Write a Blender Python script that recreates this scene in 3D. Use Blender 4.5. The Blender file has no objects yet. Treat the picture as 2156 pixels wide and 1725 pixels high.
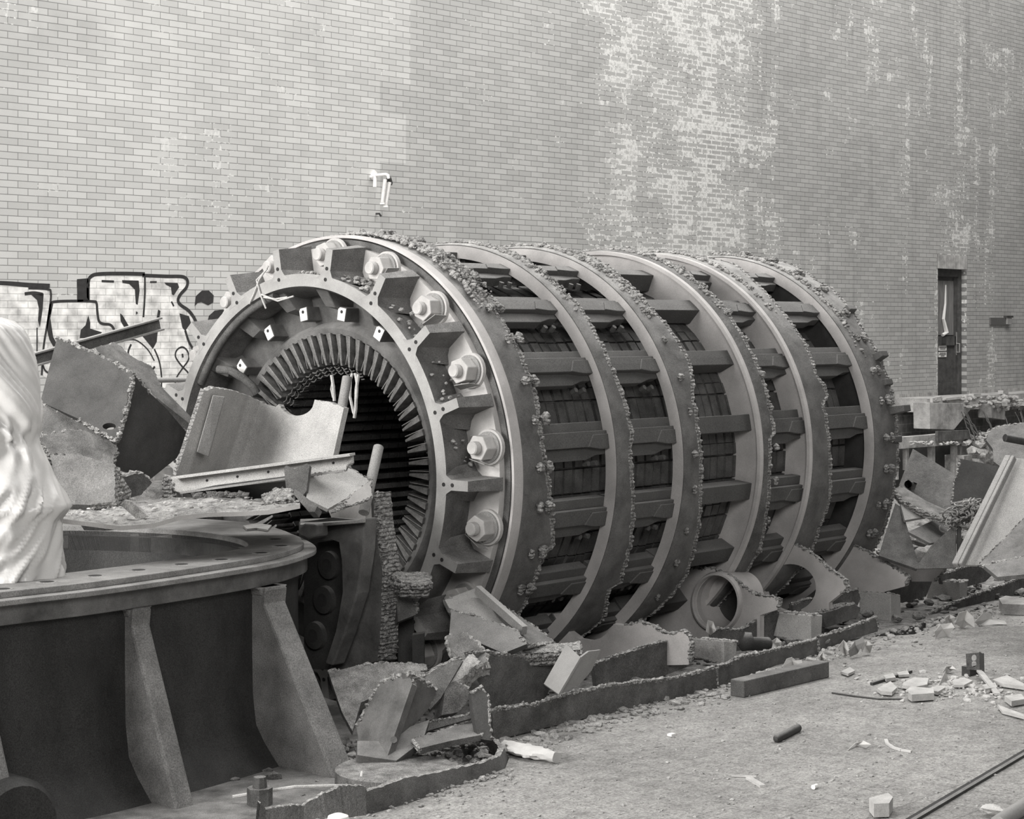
import bpy, math, random
from mathutils import Vector, Matrix, noise
from mathutils.geometry import tessellate_polygon
random.seed(7)
SC = bpy.context.scene
COL = SC.collection
# ------------------------------------------------------------------ camera, sky, lights, exposure
FPX, CX, HZ, CAMH = 4113.0, 1078.0, 685.0, 2.2          # focal length in pixels of a 2156 px wide frame
TH = math.atan2(4640 - CX, FPX)
c_, s_ = math.cos(TH), math.sin(TH)
CAM = Vector((0, 0, CAMH)); FW = Vector((c_, s_, 0)); RT = Vector((s_, -c_, 0))
cd = bpy.data.cameras.new('camera'); cam = bpy.data.objects.new('camera', cd); COL.objects.link(cam)
cam.location = CAM; cam.rotation_euler = (math.radians(90), 0, TH - math.radians(90))
cd.sensor_fit = 'HORIZONTAL'; cd.sensor_width = 36; cd.lens = FPX / 2156 * 36
cd.shift_y = -(862.5 - HZ) / 2156; cd.clip_end = 200
SC.camera = cam
w = bpy.data.worlds.new('world'); SC.world = w; w.use_nodes = True
w.node_tree.nodes['Background'].inputs[0].default_value = (0.98, 0.99, 1.0, 1)
w.node_tree.nodes['Background'].inputs[1].default_value = 0.045

def area(name, loc, target, sx, sy, power):
    l = bpy.data.lights.new(name, 'AREA'); l.shape = 'RECTANGLE'; l.size = sx; l.size_y = sy; l.energy = power
    l.color = (1.0, 0.985, 0.96)
    o = bpy.data.objects.new(name, l); COL.objects.link(o); o.location = loc
    o.rotation_euler = (Vector(target) - Vector(loc)).to_track_quat('-Z', 'Y').to_euler()
    return o
area('window_light', (-8, 11.0, 6.5), (12, 11.2, 1.5), 8, 8, 4600)          # daylight of the tall end window, beyond the frame on the left
area('skylight', (13, 6.0, 14), (13.5, 6.5, 0), 20, 9, 1850)                  # roof glazing over the bay
area('wall_skylight', (22, 11.0, 15), (23, 16.3, 2), 26, 4, 3400)             # clerestory strip washing the brick wall
area('side_fill', (-4, -5, 8), (9, 8.5, 1), 6, 5, 1300)                      # added soft fill light behind the camera, left; no source seen there
SC.view_settings.view_transform = 'Standard'; SC.view_settings.look = 'None'
SC.view_settings.exposure = 0.0; SC.view_settings.gamma = 1.0; SC.view_settings.use_curve_mapping = False

# ------------------------------------------------------------------ frame helpers
def ray(u, v): return FW + RT * ((u - CX) / FPX) + Vector((0, 0, -(v - HZ) / FPX))
def PD(u, v, d): return CAM + ray(u, v) * d               # by distance
def PX(u, v, x): r = ray(u, v); return CAM + r * (x / r.x)
def PY(u, v, y): r = ray(u, v); return CAM + r * (y / r.y)
def PZ(u, v, z): r = ray(u, v); return CAM + r * ((z - CAMH) / r.z)
def plane3(a, b, c):
    n = (b - a).cross(c - a).normalized()
    return a, n
def PP(u, v, pl):
    r = ray(u, v); return CAM + r * ((pl[0] - CAM).dot(pl[1]) / r.dot(pl[1]))
RAD = 1.5
AX, AY, AZ = 8.81, 9.08, 1.273                              # front flange plane and axis of the stator
WALL = 16.3

# ------------------------------------------------------------------ materials
MATS = {}
def nd(nt, t, **kw):
    n = nt.nodes.new(t)
    for k, v in kw.items():
        if hasattr(n, k): setattr(n, k, v)
    return n
def mat(name, base, var=0.25, scale=6.0, grain=0.25, gscale=220.0, bump=0.3, bscale=40.0, rough=0.75, metal=0.0, dust=0.0, dustcol=0.42, tint=(1.0, 0.985, 0.965), stretch=None, spec=0.3, ridges=0.0):
    m = bpy.data.materials.new(name); m.use_nodes = True; nt = m.node_tree
    b = nt.nodes['Principled BSDF']; L = nt.links.new
    b.inputs['Roughness'].default_value = rough; b.inputs['Metallic'].default_value = metal
    b.inputs['Specular IOR Level'].default_value = spec
    tc = nd(nt, 'ShaderNodeTexCoord'); vec = tc.outputs['Object']
    if stretch:
        mp = nd(nt, 'ShaderNodeMapping'); mp.inputs['Scale'].default_value = stretch; L(vec, mp.inputs[0]); vs = mp.outputs[0]
    else: vs = vec
    n1 = nd(nt, 'ShaderNodeTexNoise'); n1.inputs['Scale'].default_value = scale; n1.inputs['Detail'].default_value = 7; n1.inputs['Roughness'].default_value = 0.62; L(vs, n1.inputs['Vector'])
    n2 = nd(nt, 'ShaderNodeTexNoise'); n2.inputs['Scale'].default_value = gscale; n2.inputs['Detail'].default_value = 2; L(vec, n2.inputs['Vector'])
    mr1 = nd(nt, 'ShaderNodeMapRange'); mr1.inputs['From Min'].default_value = 0.3; mr1.inputs['From Max'].default_value = 0.7
    mr1.inputs['To Min'].default_value = 1 - var; mr1.inputs['To Max'].default_value = 1 + var; L(n1.outputs[0], mr1.inputs['Value'])
    mr2 = nd(nt, 'ShaderNodeMapRange'); mr2.inputs['From Min'].default_value = 0.3; mr2.inputs['From Max'].default_value = 0.7
    mr2.inputs['To Min'].default_value = 1 - grain; mr2.inputs['To Max'].default_value = 1 + grain; L(n2.outputs[0], mr2.inputs['Value'])
    mu = nd(nt, 'ShaderNodeMath', operation='MULTIPLY'); L(mr1.outputs[0], mu.inputs[0]); L(mr2.outputs[0], mu.inputs[1])
    mb = nd(nt, 'ShaderNodeMath', operation='MULTIPLY'); L(mu.outputs[0], mb.inputs[0]); mb.inputs[1].default_value = base
    val = mb.outputs[0]
    if dust > 0:
        ge = nd(nt, 'ShaderNodeNewGeometry'); sp = nd(nt, 'ShaderNodeSeparateXYZ'); L(ge.outputs['Normal'], sp.inputs[0])
        mr = nd(nt, 'ShaderNodeMapRange'); mr.inputs['From Min'].default_value = 0.45; mr.inputs['From Max'].default_value = 0.95; mr.inputs['To Max'].default_value = dust; L(sp.outputs['Z'], mr.inputs['Value'])
        mx = nd(nt, 'ShaderNodeMix', data_type='FLOAT'); L(mr.outputs[0], mx.inputs[0]); L(val, mx.inputs[2])
        md = nd(nt, 'ShaderNodeMath', operation='MULTIPLY'); L(mu.outputs[0], md.inputs[0]); md.inputs[1].default_value = dustcol
        L(md.outputs[0], mx.inputs[3]); val = mx.outputs[0]
    cc = nd(nt, 'ShaderNodeCombineColor')
    for i, t in enumerate(tint):
        q = nd(nt, 'ShaderNodeMath', operation='MULTIPLY'); L(val, q.inputs[0]); q.inputs[1].default_value = t; L(q.outputs[0], cc.inputs[i])
    L(cc.outputs[0], b.inputs['Base Color'])
    n3 = nd(nt, 'ShaderNodeTexNoise'); n3.inputs['Scale'].default_value = bscale; n3.inputs['Detail'].default_value = 6; n3.inputs['Roughness'].default_value = 0.7; L(vs if not ridges else vec, n3.inputs['Vector'])
    h = n3.outputs[0]
    if ridges:
        wv = nd(nt, 'ShaderNodeTexWave', wave_type='BANDS', bands_direction='Z'); wv.inputs['Scale'].default_value = ridges; wv.inputs['Distortion'].default_value = 4; wv.inputs['Detail'].default_value = 3; wv.inputs['Detail Scale'].default_value = 2.5; L(vec, wv.inputs['Vector'])
        ad = nd(nt, 'ShaderNodeMath', operation='ADD'); L(h, ad.inputs[0]); L(wv.outputs[0], ad.inputs[1]); h = ad.outputs[0]
    bp = nd(nt, 'ShaderNodeBump'); bp.inputs['Strength'].default_value = bump; bp.inputs['Distance'].default_value = 0.02
    L(h, bp.inputs['Height']); L(bp.outputs[0], b.inputs['Normal'])
    MATS[name] = m; return m
mat('raw_casting', 0.16, var=0.35, scale=7, grain=0.3, gscale=150, bump=0.55, bscale=38, rough=0.8, dust=0.5, dustcol=0.32)
mat('machined_casting', 0.34, var=0.2, scale=6, grain=0.15, bump=0.1, bscale=30, rough=0.5)
mat('pale_plate', 0.42, var=0.18, scale=5, grain=0.35, gscale=240, bump=0.15, bscale=60, rough=0.7, dust=0.3, dustcol=0.42)
mat('ridged_cut', 0.24, var=0.5, scale=30, grain=0.4, gscale=150, bump=1.0, bscale=40, rough=0.55, ridges=9, metal=.3)
mat('pale_casting', 0.46, var=0.22, scale=5, grain=0.10, bump=0.12, bscale=30, rough=0.6, tint=(1, .975, .955), dust=0.4, dustcol=0.36)
mat('grey_casting', 0.13, var=0.5, scale=5, grain=0.2, bump=0.25, bscale=35, rough=0.6, dust=0.5, dustcol=0.3)
mat('ring_steel', 0.48, var=0.22, scale=3, grain=0.12, bump=0.08, bscale=25, rough=0.6, tint=(1, .965, .95), dust=0.4, dustcol=0.4)
mat('shell_steel', 0.13, var=0.35, scale=7, grain=0.3, bump=0.3, bscale=45, rough=0.65, dust=0.8, dustcol=0.36)
mat('bar_steel', 0.10, var=0.15, scale=4, grain=0.4, gscale=260, bump=0.15, bscale=60, rough=0.75, dust=0.6, dustcol=0.26)
mat('dark_steel', 0.05, var=0.35, scale=5, grain=0.3, bump=0.2, bscale=40, rough=0.65, dust=0.6, dustcol=0.25)
mat('core_steel', 0.10, var=0.4, scale=9, grain=0.4, bump=0.2, bscale=60, rough=0.6)
mat('finger_steel', 0.20, var=0.5, scale=18, grain=0.3, bump=0.3, bscale=60, rough=0.5, metal=0.3)
mat('cut_metal', 0.40, var=0.7, scale=40, grain=0.45, gscale=150, bump=1.0, bscale=55, rough=0.6, ridges=14)
mat('mid_steel', 0.115, var=0.4, scale=7, grain=0.4, bump=0.5, bscale=32, rough=0.7, dust=0.6, dustcol=0.2)
mat('light_steel', 0.26, var=0.18, scale=5, grain=0.35, gscale=260, bump=0.15, bscale=60, rough=0.7, dust=0.4, dustcol=0.4)
mat('rust_dark', 0.10, var=0.5, scale=8, grain=0.4, bump=0.5, bscale=40, rough=0.85, dust=0.6, dustcol=0.28)
mat('hood_rib', 0.18, var=0.4, scale=5, grain=0.35, gscale=160, bump=0.3, bscale=30, rough=0.6)
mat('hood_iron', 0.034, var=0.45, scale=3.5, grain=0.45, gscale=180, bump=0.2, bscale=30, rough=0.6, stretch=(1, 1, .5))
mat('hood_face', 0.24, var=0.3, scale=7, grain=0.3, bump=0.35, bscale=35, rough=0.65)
mat('rubble', 0.36, var=0.5, scale=14, grain=0.4, bump=0.7, bscale=60, rough=0.95)
mat('rubble_dark', 0.16, var=0.5, scale=14, grain=0.5, bump=0.8, bscale=60, rough=0.95, dust=0.6, dustcol=0.33)
mat('pale_chip', 0.44, var=0.2, scale=10, grain=0.15, bump=0.2, bscale=50, rough=0.85)
mat('paper', 0.50, var=0.12, scale=6, grain=0.06, bump=0.1, bscale=30, rough=0.8)
mat('carton', 0.27, var=0.15, scale=5, grain=0.12, bump=0.2, bscale=20, rough=0.7)
mat('concrete', 0.34, var=0.5, scale=3.5, grain=0.3, bump=0.5, bscale=30, rough=0.95, dust=.3, dustcol=.45)
mat('old_wood', 0.22, var=0.5, scale=10, grain=0.4, bump=0.7, bscale=25, rough=0.9, stretch=(1, 1, .2))
mat('door_paint', 0.07, var=0.45, scale=9, grain=0.35, bump=0.3, bscale=30, rough=0.6)
mat('door_board', 0.17, var=0.4, scale=14, grain=0.2, bump=0.3, bscale=30, rough=0.7, stretch=(3, 3, .25))
mat('white_paint', 0.78, var=0.06, scale=8, grain=0.04, bump=0.05, rough=0.5)
mat('tarp', 0.64, var=0.05, scale=3, grain=0.03, bump=0.12, bscale=5, rough=0.32, spec=0.6)
mat('ink', 0.035, var=0.3, scale=20, grain=0.2, bump=0.05, rough=0.8, tint=(1, .97, .97))
mat('twine', 0.5, var=0.2, scale=20, bump=0.3, rough=0.9)
mat('lens_glass', 0.6, var=0.1, scale=20, bump=0.1, rough=0.25)
mat('hose', 0.06, var=0.3, scale=20, grain=.3, bump=0.2, rough=0.35)

# wall bricks
def brick_wall_material():
    m = bpy.data.materials.new('glazed_brick'); m.use_nodes = True; nt = m.node_tree; L = nt.links.new
    b = nt.nodes['Principled BSDF']; b.inputs['Roughness'].default_value = 0.5
    tc = nd(nt, 'ShaderNodeTexCoord'); sp = nd(nt, 'ShaderNodeSeparateXYZ'); L(tc.outputs['Object'], sp.inputs[0])
    X, Z = sp.outputs['X'], sp.outputs['Z']
    def math_(op, a, bb=None, clamp=False):
        n = nd(nt, 'ShaderNodeMath', operation=op); n.use_clamp = clamp
        for i, q in enumerate((a, bb)):
            if q is None: continue
            if isinstance(q, (int, float)): n.inputs[i].default_value = q
            else: L(q, n.inputs[i])
        return n.outputs[0]
    def rng(v, a, c, d0=0.0, d1=1.0):
        n = nd(nt, 'ShaderNodeMapRange'); n.inputs['From Min'].default_value = a; n.inputs['From Max'].default_value = c
        n.inputs['To Min'].default_value = d0; n.inputs['To Max'].default_value = d1; L(v, n.inputs['Value']); return n.outputs[0]
    cb = nd(nt, 'ShaderNodeCombineXYZ'); L(X, cb.inputs[0]); L(Z, cb.inputs[1])
    br = nd(nt, 'ShaderNodeTexBrick'); L(cb.outputs[0], br.inputs['Vector'])
    br.offset = 0.5; br.inputs['Scale'].default_value = 1.0; br.inputs['Brick Width'].default_value = 0.237; br.inputs['Row Height'].default_value = 0.0697
    br.inputs['Mortar Size'].default_value = 0.0042; br.inputs['Mortar Smooth'].default_value = 0.2; br.inputs['Bias'].default_value = 0
    br.inputs['Color1'].default_value = (0, 0, 0, 1); br.inputs['Color2'].default_value = (1, 1, 1, 1); br.inputs['Mortar'].default_value = (0.5, 0.5, 0.5, 1)
    rnd = nd(nt, 'ShaderNodeSeparateColor'); L(br.outputs['Color'], rnd.inputs[0]); rv = rnd.outputs[0]
    mort = br.outputs['Fac']
    # horizontal bed joints a little darker than head joints
    def noise_(scale, vec=None, detail=5, rough=.55):
        n = nd(nt, 'ShaderNodeTexNoise'); n.inputs['Scale'].default_value = scale; n.inputs['Detail'].default_value = detail; n.inputs['Roughness'].default_value = rough
        L(vec if vec is not None else tc.outputs['Object'], n.inputs['Vector']); return n.outputs[0]
    # older, paler bricks left of a stepped seam (the seam follows the courses)
    seam = math_('ADD', 16.437, math_('MULTIPLY', math_('GREATER_THAN', Z, 5.09), 0.52))
    mid = math_('MULTIPLY', math_('GREATER_THAN', Z, 4.14), math_('LESS_THAN', Z, 4.72))
    seam = math_('ADD', seam, math_('MULTIPLY', mid, 0.44))
    left = math_('LESS_THAN', X, seam)
    g = rng(X, 17, 24, 0.44, 0.38)
    base = nd(nt, 'ShaderNodeMix', data_type='FLOAT'); L(left, base.inputs[0]); L(g, base.inputs[2]); base.inputs[3].default_value = 0.53
    v = math_('MULTIPLY', base.outputs[0], rng(rv, 0, 1, 0.90, 1.08))
    v = math_('MULTIPLY', v, rng(noise_(0.7), .3, .7, .90, 1.08))
    v = math_('MULTIPLY', v, rng(noise_(160, detail=2), .3, .7, .93, 1.07))
    sv = nd(nt, 'ShaderNodeMapping'); sv.inputs['Scale'].default_value = (2.2, 1, .25); L(tc.outputs['Object'], sv.inputs[0])
    stn = rng(noise_(1.3, sv.outputs[0], 6, .65), .56, .72, 0, .25)
    stn = math_('MULTIPLY', stn, rng(X, 20, 25, .2, 1.0))
    v = math_('MULTIPLY', v, math_('SUBTRACT', 1.0, stn))
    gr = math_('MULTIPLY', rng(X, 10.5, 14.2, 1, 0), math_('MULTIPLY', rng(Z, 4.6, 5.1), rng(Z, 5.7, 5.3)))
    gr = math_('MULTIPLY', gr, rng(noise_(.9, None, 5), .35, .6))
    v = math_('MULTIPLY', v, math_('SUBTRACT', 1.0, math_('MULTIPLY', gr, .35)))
    # mortar darker
    mm = nd(nt, 'ShaderNodeMix', data_type='FLOAT'); L(mort, mm.inputs[0]); L(v, mm.inputs[2]); L(math_('MULTIPLY', v, 0.42), mm.inputs[3]); v = mm.outputs[0]
    # white salt bloom: on whole bricks or as outlines, in a tall patch and streaks
    row = math_('FLOOR', math_('DIVIDE', Z, 0.0697)); half = math_('MULTIPLY', math_('MODULO', math_('ABSOLUTE', row), 2.0), 0.5)
    colm = math_('FLOOR', math_('ADD', math_('DIVIDE', X, 0.237), half))
    sb = nd(nt, 'ShaderNodeCombineXYZ'); L(math_('MULTIPLY', colm, 0.237 * 1.1), sb.inputs[0]); L(math_('MULTIPLY', row, 0.0697 * 1.5), sb.inputs[2])
    big = noise_(1.0, sb.outputs[0], 5, .62)
    def bandx(a, bq, cq, dq): return math_('MULTIPLY', rng(X, a, bq), rng(X, cq, dq, 1, 0))
    reg = math_('MULTIPLY', math_('ADD', bandx(20.0, 20.8, 22.4, 24.2), bandx(22.2, 23.2, 24.4, 25.6)), 0.20)
    reg = math_('ADD', reg, math_('MULTIPLY', bandx(26.2, 27.2, 28.4, 29.9), 0.10))
    reg = math_('ADD', reg, math_('MULTIPLY', bandx(29.2, 30.2, 31.8, 33.0), 0.09))
    p1 = math_('MULTIPLY', bandx(12.6, 13.2, 13.9, 14.9), math_('MULTIPLY', rng(Z, 3.2, 3.5), rng(Z, 4.0, 4.4, 1, 0)))
    reg = math_('ADD', reg, math_('MULTIPLY', p1, 0.12))
    streak = math_('MULTIPLY', rng(noise_(1.0, sv.outputs[0], 5, .65), .35, .65, -.16, .16), rng(X, 22, 26.5, .35, 1.0))
    field = math_('ADD', math_('ADD', math_('SUBTRACT', big, 0.5), reg), streak)
    brickw = math_('GREATER_THAN', math_('ADD', field, math_('MULTIPLY', rv, 0.40)), 0.53)
    fine = noise_(16, None, 5, .7)
    patchy = rng(fine, .42, .56)
    br2 = nd(nt, 'ShaderNodeTexBrick'); L(cb.outputs[0], br2.inputs['Vector'])
    br2.offset = 0.5
    for k, q in (('Scale', 1.0), ('Brick Width', 0.237), ('Row Height', 0.0697), ('Mortar Size', 0.013), ('Mortar Smooth', 0.3), ('Bias', 0)): br2.inputs[k].default_value = q
    outl = math_('MULTIPLY', br2.outputs['Fac'], math_('GREATER_THAN', math_('ADD', field, math_('MULTIPLY', math_('SUBTRACT', fine, .5), .7)), 0.19))
    outl = math_('MULTIPLY', outl, rng(noise_(30), .4, .55, .45, 1.0))
    wf = math_('MAXIMUM', math_('MULTIPLY', brickw, math_('MULTIPLY', patchy, .85)), outl, True)
    mw = nd(nt, 'ShaderNodeMix', data_type='FLOAT'); L(wf, mw.inputs[0]); L(v, mw.inputs[2]); mw.inputs[3].default_value = 0.68; v = mw.outputs[0]
    cc = nd(nt, 'ShaderNodeCombineColor')
    for i, t in enumerate((1.0, .995, .97)):
        L(math_('MULTIPLY', v, t), cc.inputs[i])
    L(cc.outputs[0], b.inputs['Base Color'])
    bp = nd(nt, 'ShaderNodeBump'); bp.inputs['Strength'].default_value = .35; bp.inputs['Distance'].default_value = .006; bp.invert = True
    L(mort, bp.inputs['Height']); L(bp.outputs[0], b.inputs['Normal'])
    MATS['glazed_brick'] = m
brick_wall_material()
def simple_brick(name, bw, rh, ms, c1, c2, cm, swap=False):
    m = bpy.data.materials.new(name); m.use_nodes = True; nt = m.node_tree; L = nt.links.new
    b = nt.nodes['Principled BSDF']; b.inputs['Roughness'].default_value = 0.85
    tc = nd(nt, 'ShaderNodeTexCoord'); sp = nd(nt, 'ShaderNodeSeparateXYZ'); L(tc.outputs['Object'], sp.inputs[0]); cb = nd(nt, 'ShaderNodeCombineXYZ')
    L(sp.outputs['X'], cb.inputs[0]); L(sp.outputs['Z'], cb.inputs[1])
    br = nd(nt, 'ShaderNodeTexBrick'); L(cb.outputs[0], br.inputs['Vector']); br.offset = 0 if swap else .5
    for k, q in (('Scale', 1.0), ('Brick Width', bw), ('Row Height', rh), ('Mortar Size', ms), ('Mortar Smooth', .2)): br.inputs[k].default_value = q
    for k, q in (('Color1', c1), ('Color2', c2), ('Mortar', cm)): br.inputs[k].default_value = (q, q * .985, q * .96, 1)
    n = nd(nt, 'ShaderNodeTexNoise'); n.inputs['Scale'].default_value = 9; n.inputs['Detail'].default_value = 6; L(tc.outputs['Object'], n.inputs['Vector'])
    mr = nd(nt, 'ShaderNodeMapRange'); mr.inputs['From Min'].default_value = .3; mr.inputs['From Max'].default_value = .7; mr.inputs['To Min'].default_value = .65; mr.inputs['To Max'].default_value = 1.35; L(n.outputs[0], mr.inputs['Value'])
    vm = nd(nt, 'ShaderNodeVectorMath', operation='SCALE'); L(br.outputs['Color'], vm.inputs[0]); L(mr.outputs[0], vm.inputs['Scale']); L(vm.outputs[0], b.inputs['Base Color'])
    bp = nd(nt, 'ShaderNodeBump'); bp.inputs['Strength'].default_value = .5; bp.inputs['Distance'].default_value = .01; bp.invert = True
    L(br.outputs['Fac'], bp.inputs['Height']); L(bp.outputs[0], b.inputs['Normal']); MATS[name] = m
simple_brick('block_brick', 0.30, 0.14, 0.008, .17, .24, .32)
simple_brick('letter_fill', 0.237, 0.0697, 0.0035, .66, .72, .40)
simple_brick('soldier_brick', 0.062, 0.9, 0.005, .34, .40, .16, True)

def floor_material():
    m = bpy.data.materials.new('dusty_floor'); m.use_nodes = True; nt = m.node_tree; L = nt.links.new
    b = nt.nodes['Principled BSDF']; b.inputs['Roughness'].default_value = 0.95; b.inputs['Specular IOR Level'].default_value = .1
    tc = nd(nt, 'ShaderNodeTexCoord')
    def noise_(s, d=6, r=.6):
        n = nd(nt, 'ShaderNodeTexNoise'); n.inputs['Scale'].default_value = s; n.inputs['Detail'].default_value = d; n.inputs['Roughness'].default_value = r; L(tc.outputs['Object'], n.inputs['Vector']); return n.outputs[0]
    def rng(v, a, c, d0, d1):
        n = nd(nt, 'ShaderNodeMapRange'); n.inputs['From Min'].default_value = a; n.inputs['From Max'].default_value = c; n.inputs['To Min'].default_value = d0; n.inputs['To Max'].default_value = d1; L(v, n.inputs['Value']); return n.outputs[0]
    def mul(a, c, op='MULTIPLY'):
        n = nd(nt, 'ShaderNodeMath', operation=op)
        for i, q in enumerate((a, c)):
            if isinstance(q, (int, float)): n.inputs[i].default_value = q
            else: L(q, n.inputs[i])
        return n.outputs[0]
    v = mul(rng(noise_(1.1), .3, .7, .78, 1.16), rng(noise_(9, 7, .7), .3, .7, .72, 1.22))
    v = mul(v, rng(noise_(70, 5, .8), .35, .65, .55, 1.3))
    v = mul(v, rng(noise_(26, 5, .8), .38, .52, .72, 1.06))
    v = mul(v, 0.37)
    # floor tiles showing where the dust is thin
    mp = nd(nt, 'ShaderNodeMapping'); L(tc.outputs['Object'], mp.inputs[0]); mp.inputs['Rotation'].default_value = (0, 0, math.radians(0))
    br = nd(nt, 'ShaderNodeTexBrick'); L(mp.outputs[0], br.inputs['Vector']); br.offset = 0
    for k, q in (('Scale', 1.0), ('Brick Width', .30), ('Row Height', .30), ('Mortar Size', .004), ('Mortar Smooth', .4)): br.inputs[k].default_value = q
    thin = mul(rng(noise_(.6, 4), .44, .58, 0, 1), br.outputs['Fac'])
    v = mul(v, mul(1.0, mul(thin, .35), 'SUBTRACT'))
    cc = nd(nt, 'ShaderNodeCombineColor')
    for i, t in enumerate((1, .985, .96)): L(mul(v, t), cc.inputs[i])
    L(cc.outputs[0], b.inputs['Base Color'])
    bp = nd(nt, 'ShaderNodeBump'); bp.inputs['Strength'].default_value = .8; bp.inputs['Distance'].default_value = .015
    L(mul(noise_(40, 8, .75), mul(noise_(6), 1.5), 'ADD'), bp.inputs['Height']); L(bp.outputs[0], b.inputs['Normal'])
    MATS['dusty_floor'] = m
floor_material()

# ------------------------------------------------------------------ mesh helpers
class MB:
    """collects geometry in world (or thing-local) coordinates and links it as ONE mesh object"""
    def __init__(s): s.v = []; s.f = []; s.m = []
    def add(s, vs, fs, mi=0):
        o = len(s.v); s.v += [tuple(p) for p in vs]; s.f += [tuple(i + o for i in f) for f in fs]
        s.m += [mi] * len(fs) if isinstance(mi, int) else list(mi)
    def hexa(s, p, mi=0):
        s.add(p, [(0, 3, 2, 1), (4, 5, 6, 7), (0, 1, 5, 4), (1, 2, 6, 5), (2, 3, 7, 6), (3, 0, 4, 7)], mi)
    def box(s, a, b, mi=0):
        s.hexa([(x, y, z) for z in (a[2], b[2]) for x, y in ((a[0], a[1]), (b[0], a[1]), (b[0], b[1]), (a[0], b[1]))], mi)
    def bar(s, a, b, w, h, up=Vector((0, 0, 1)), mi=0):
        a = Vector(a); b = Vector(b); d = (b - a).normalized(); x = d.cross(up).normalized() * w / 2; y = x.cross(d).normalized() * h / 2
        s.hexa([a - x - y, a + x - y, a + x + y, a - x + y, b - x - y, b + x - y, b + x + y, b - x + y], mi)
    def tube(s, pts, r, n=10, mi=0, cap=True):
        pts = [Vector(p) for p in pts]; rs = r if isinstance(r, (list, tuple)) else [r] * len(pts)
        t = (pts[1] - pts[0]).normalized(); x = t.orthogonal().normalized(); vs = []
        for i, p in enumerate(pts):
            tt = (pts[min(i + 1, len(pts) - 1)] - pts[max(i - 1, 0)]).normalized()
            x = (x - tt * x.dot(tt)).normalized(); y = tt.cross(x)
            vs += [p + (x * math.cos(2 * math.pi * k / n) + y * math.sin(2 * math.pi * k / n)) * rs[i] for k in range(n)]
        fs = [(i * n + k, i * n + (k + 1) % n, (i + 1) * n + (k + 1) % n, (i + 1) * n + k) for i in range(len(pts) - 1) for k in range(n)]
        if cap: fs += [tuple(range(n))[::-1], tuple(range((len(pts) - 1) * n, len(pts) * n))]
        s.add(vs, fs, mi)
    def grid(s, rows, mi=0, closed=False):
        nr, nc = len(rows), len(rows[0]); vs = [p for r in rows for p in r]
        fs = [(i * nc + j, i * nc + (j + 1) % nc, (i + 1) * nc + (j + 1) % nc, (i + 1) * nc + j) for i in range(nr - 1) for j in range(nc if closed else nc - 1)]
        s.add(vs, fs, mi)
    def prism(s, loop, f0, f1, mi=0, mside=None):
        """2-D loop (or [outer, hole...]) mapped by f0 / f1 into the two end faces"""
        loops = loop if isinstance(loop[0][0], (tuple, list)) else [loop]
        tri = tessellate_polygon([[Vector((p[0], p[1], 0)) for p in l] for l in loops])
        flat = [p for l in loops for p in l]; n = len(flat)
        s.add([f0(*p[:2]) for p in flat] + [f1(*p[:2]) for p in flat], [t[::-1] for t in tri] + [(a + n, b + n, c + n) for a, b, c in tri], mi)
        o = len(s.v) - 2 * n; k = 0
        for l in loops:
            m = len(l)
            for i in range(m):
                a, b = k + i, k + (i + 1) % m
                s.f.append((o + a, o + b, o + b + n, o + a + n)); s.m.append(mi if mside is None else mside)
            k += m
    def build(s, name, mats, parent=None, smooth=None, bevel=0, world=True, recenter=True):
        mats = [mats] if isinstance(mats, str) else mats
        off = Vector((0, 0, 0))
        if world and recenter:
            xs = [p[0] for p in s.v]; ys = [p[1] for p in s.v]; zs = [p[2] for p in s.v]
            off = Vector(((min(xs) + max(xs)) / 2, (min(ys) + max(ys)) / 2, min(zs)))
        me = bpy.data.meshes.new(name)
        me.from_pydata([(p[0] - off.x, p[1] - off.y, p[2] - off.z) for p in s.v], [], s.f)
        for m in mats: me.materials.append(MATS[m])
        me.polygons.foreach_set('material_index', s.m)
        import bmesh
        bm = bmesh.new(); bm.from_mesh(me); bmesh.ops.remove_doubles(bm, verts=bm.verts, dist=1e-5); bmesh.ops.recalc_face_normals(bm, faces=bm.faces); bm.to_mesh(me); bm.free()
        if smooth:
            me.shade_smooth(); me.set_sharp_from_angle(angle=math.radians(smooth))
        o = bpy.data.objects.new(name, me); COL.objects.link(o)
        o.location = off
        if parent is not None:
            o.parent = parent
            if world: o.location = off - wloc(parent)
        if bevel:
            b = o.modifiers.new('bevel', 'BEVEL'); b.width = bevel; b.segments = 2; b.limit_method = 'ANGLE'; b.angle_limit = math.radians(40)
        return o
def wloc(o):
    l = Vector(o.location)
    while o.parent is not None: o = o.parent; l += Vector(o.location)
    return l
def tag(o, label=None, cat=None, group=None, kind=None):
    if label: o['label'] = label
    if cat: o['category'] = cat
    if group: o['group'] = group
    if kind: o['kind'] = kind
    return o
def thing(name, loc, label, cat, group=None):
    o = bpy.data.objects.new(name, None); o.empty_display_size = .1; COL.objects.link(o); o.location = loc
    return tag(o, label, cat, group)

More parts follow.
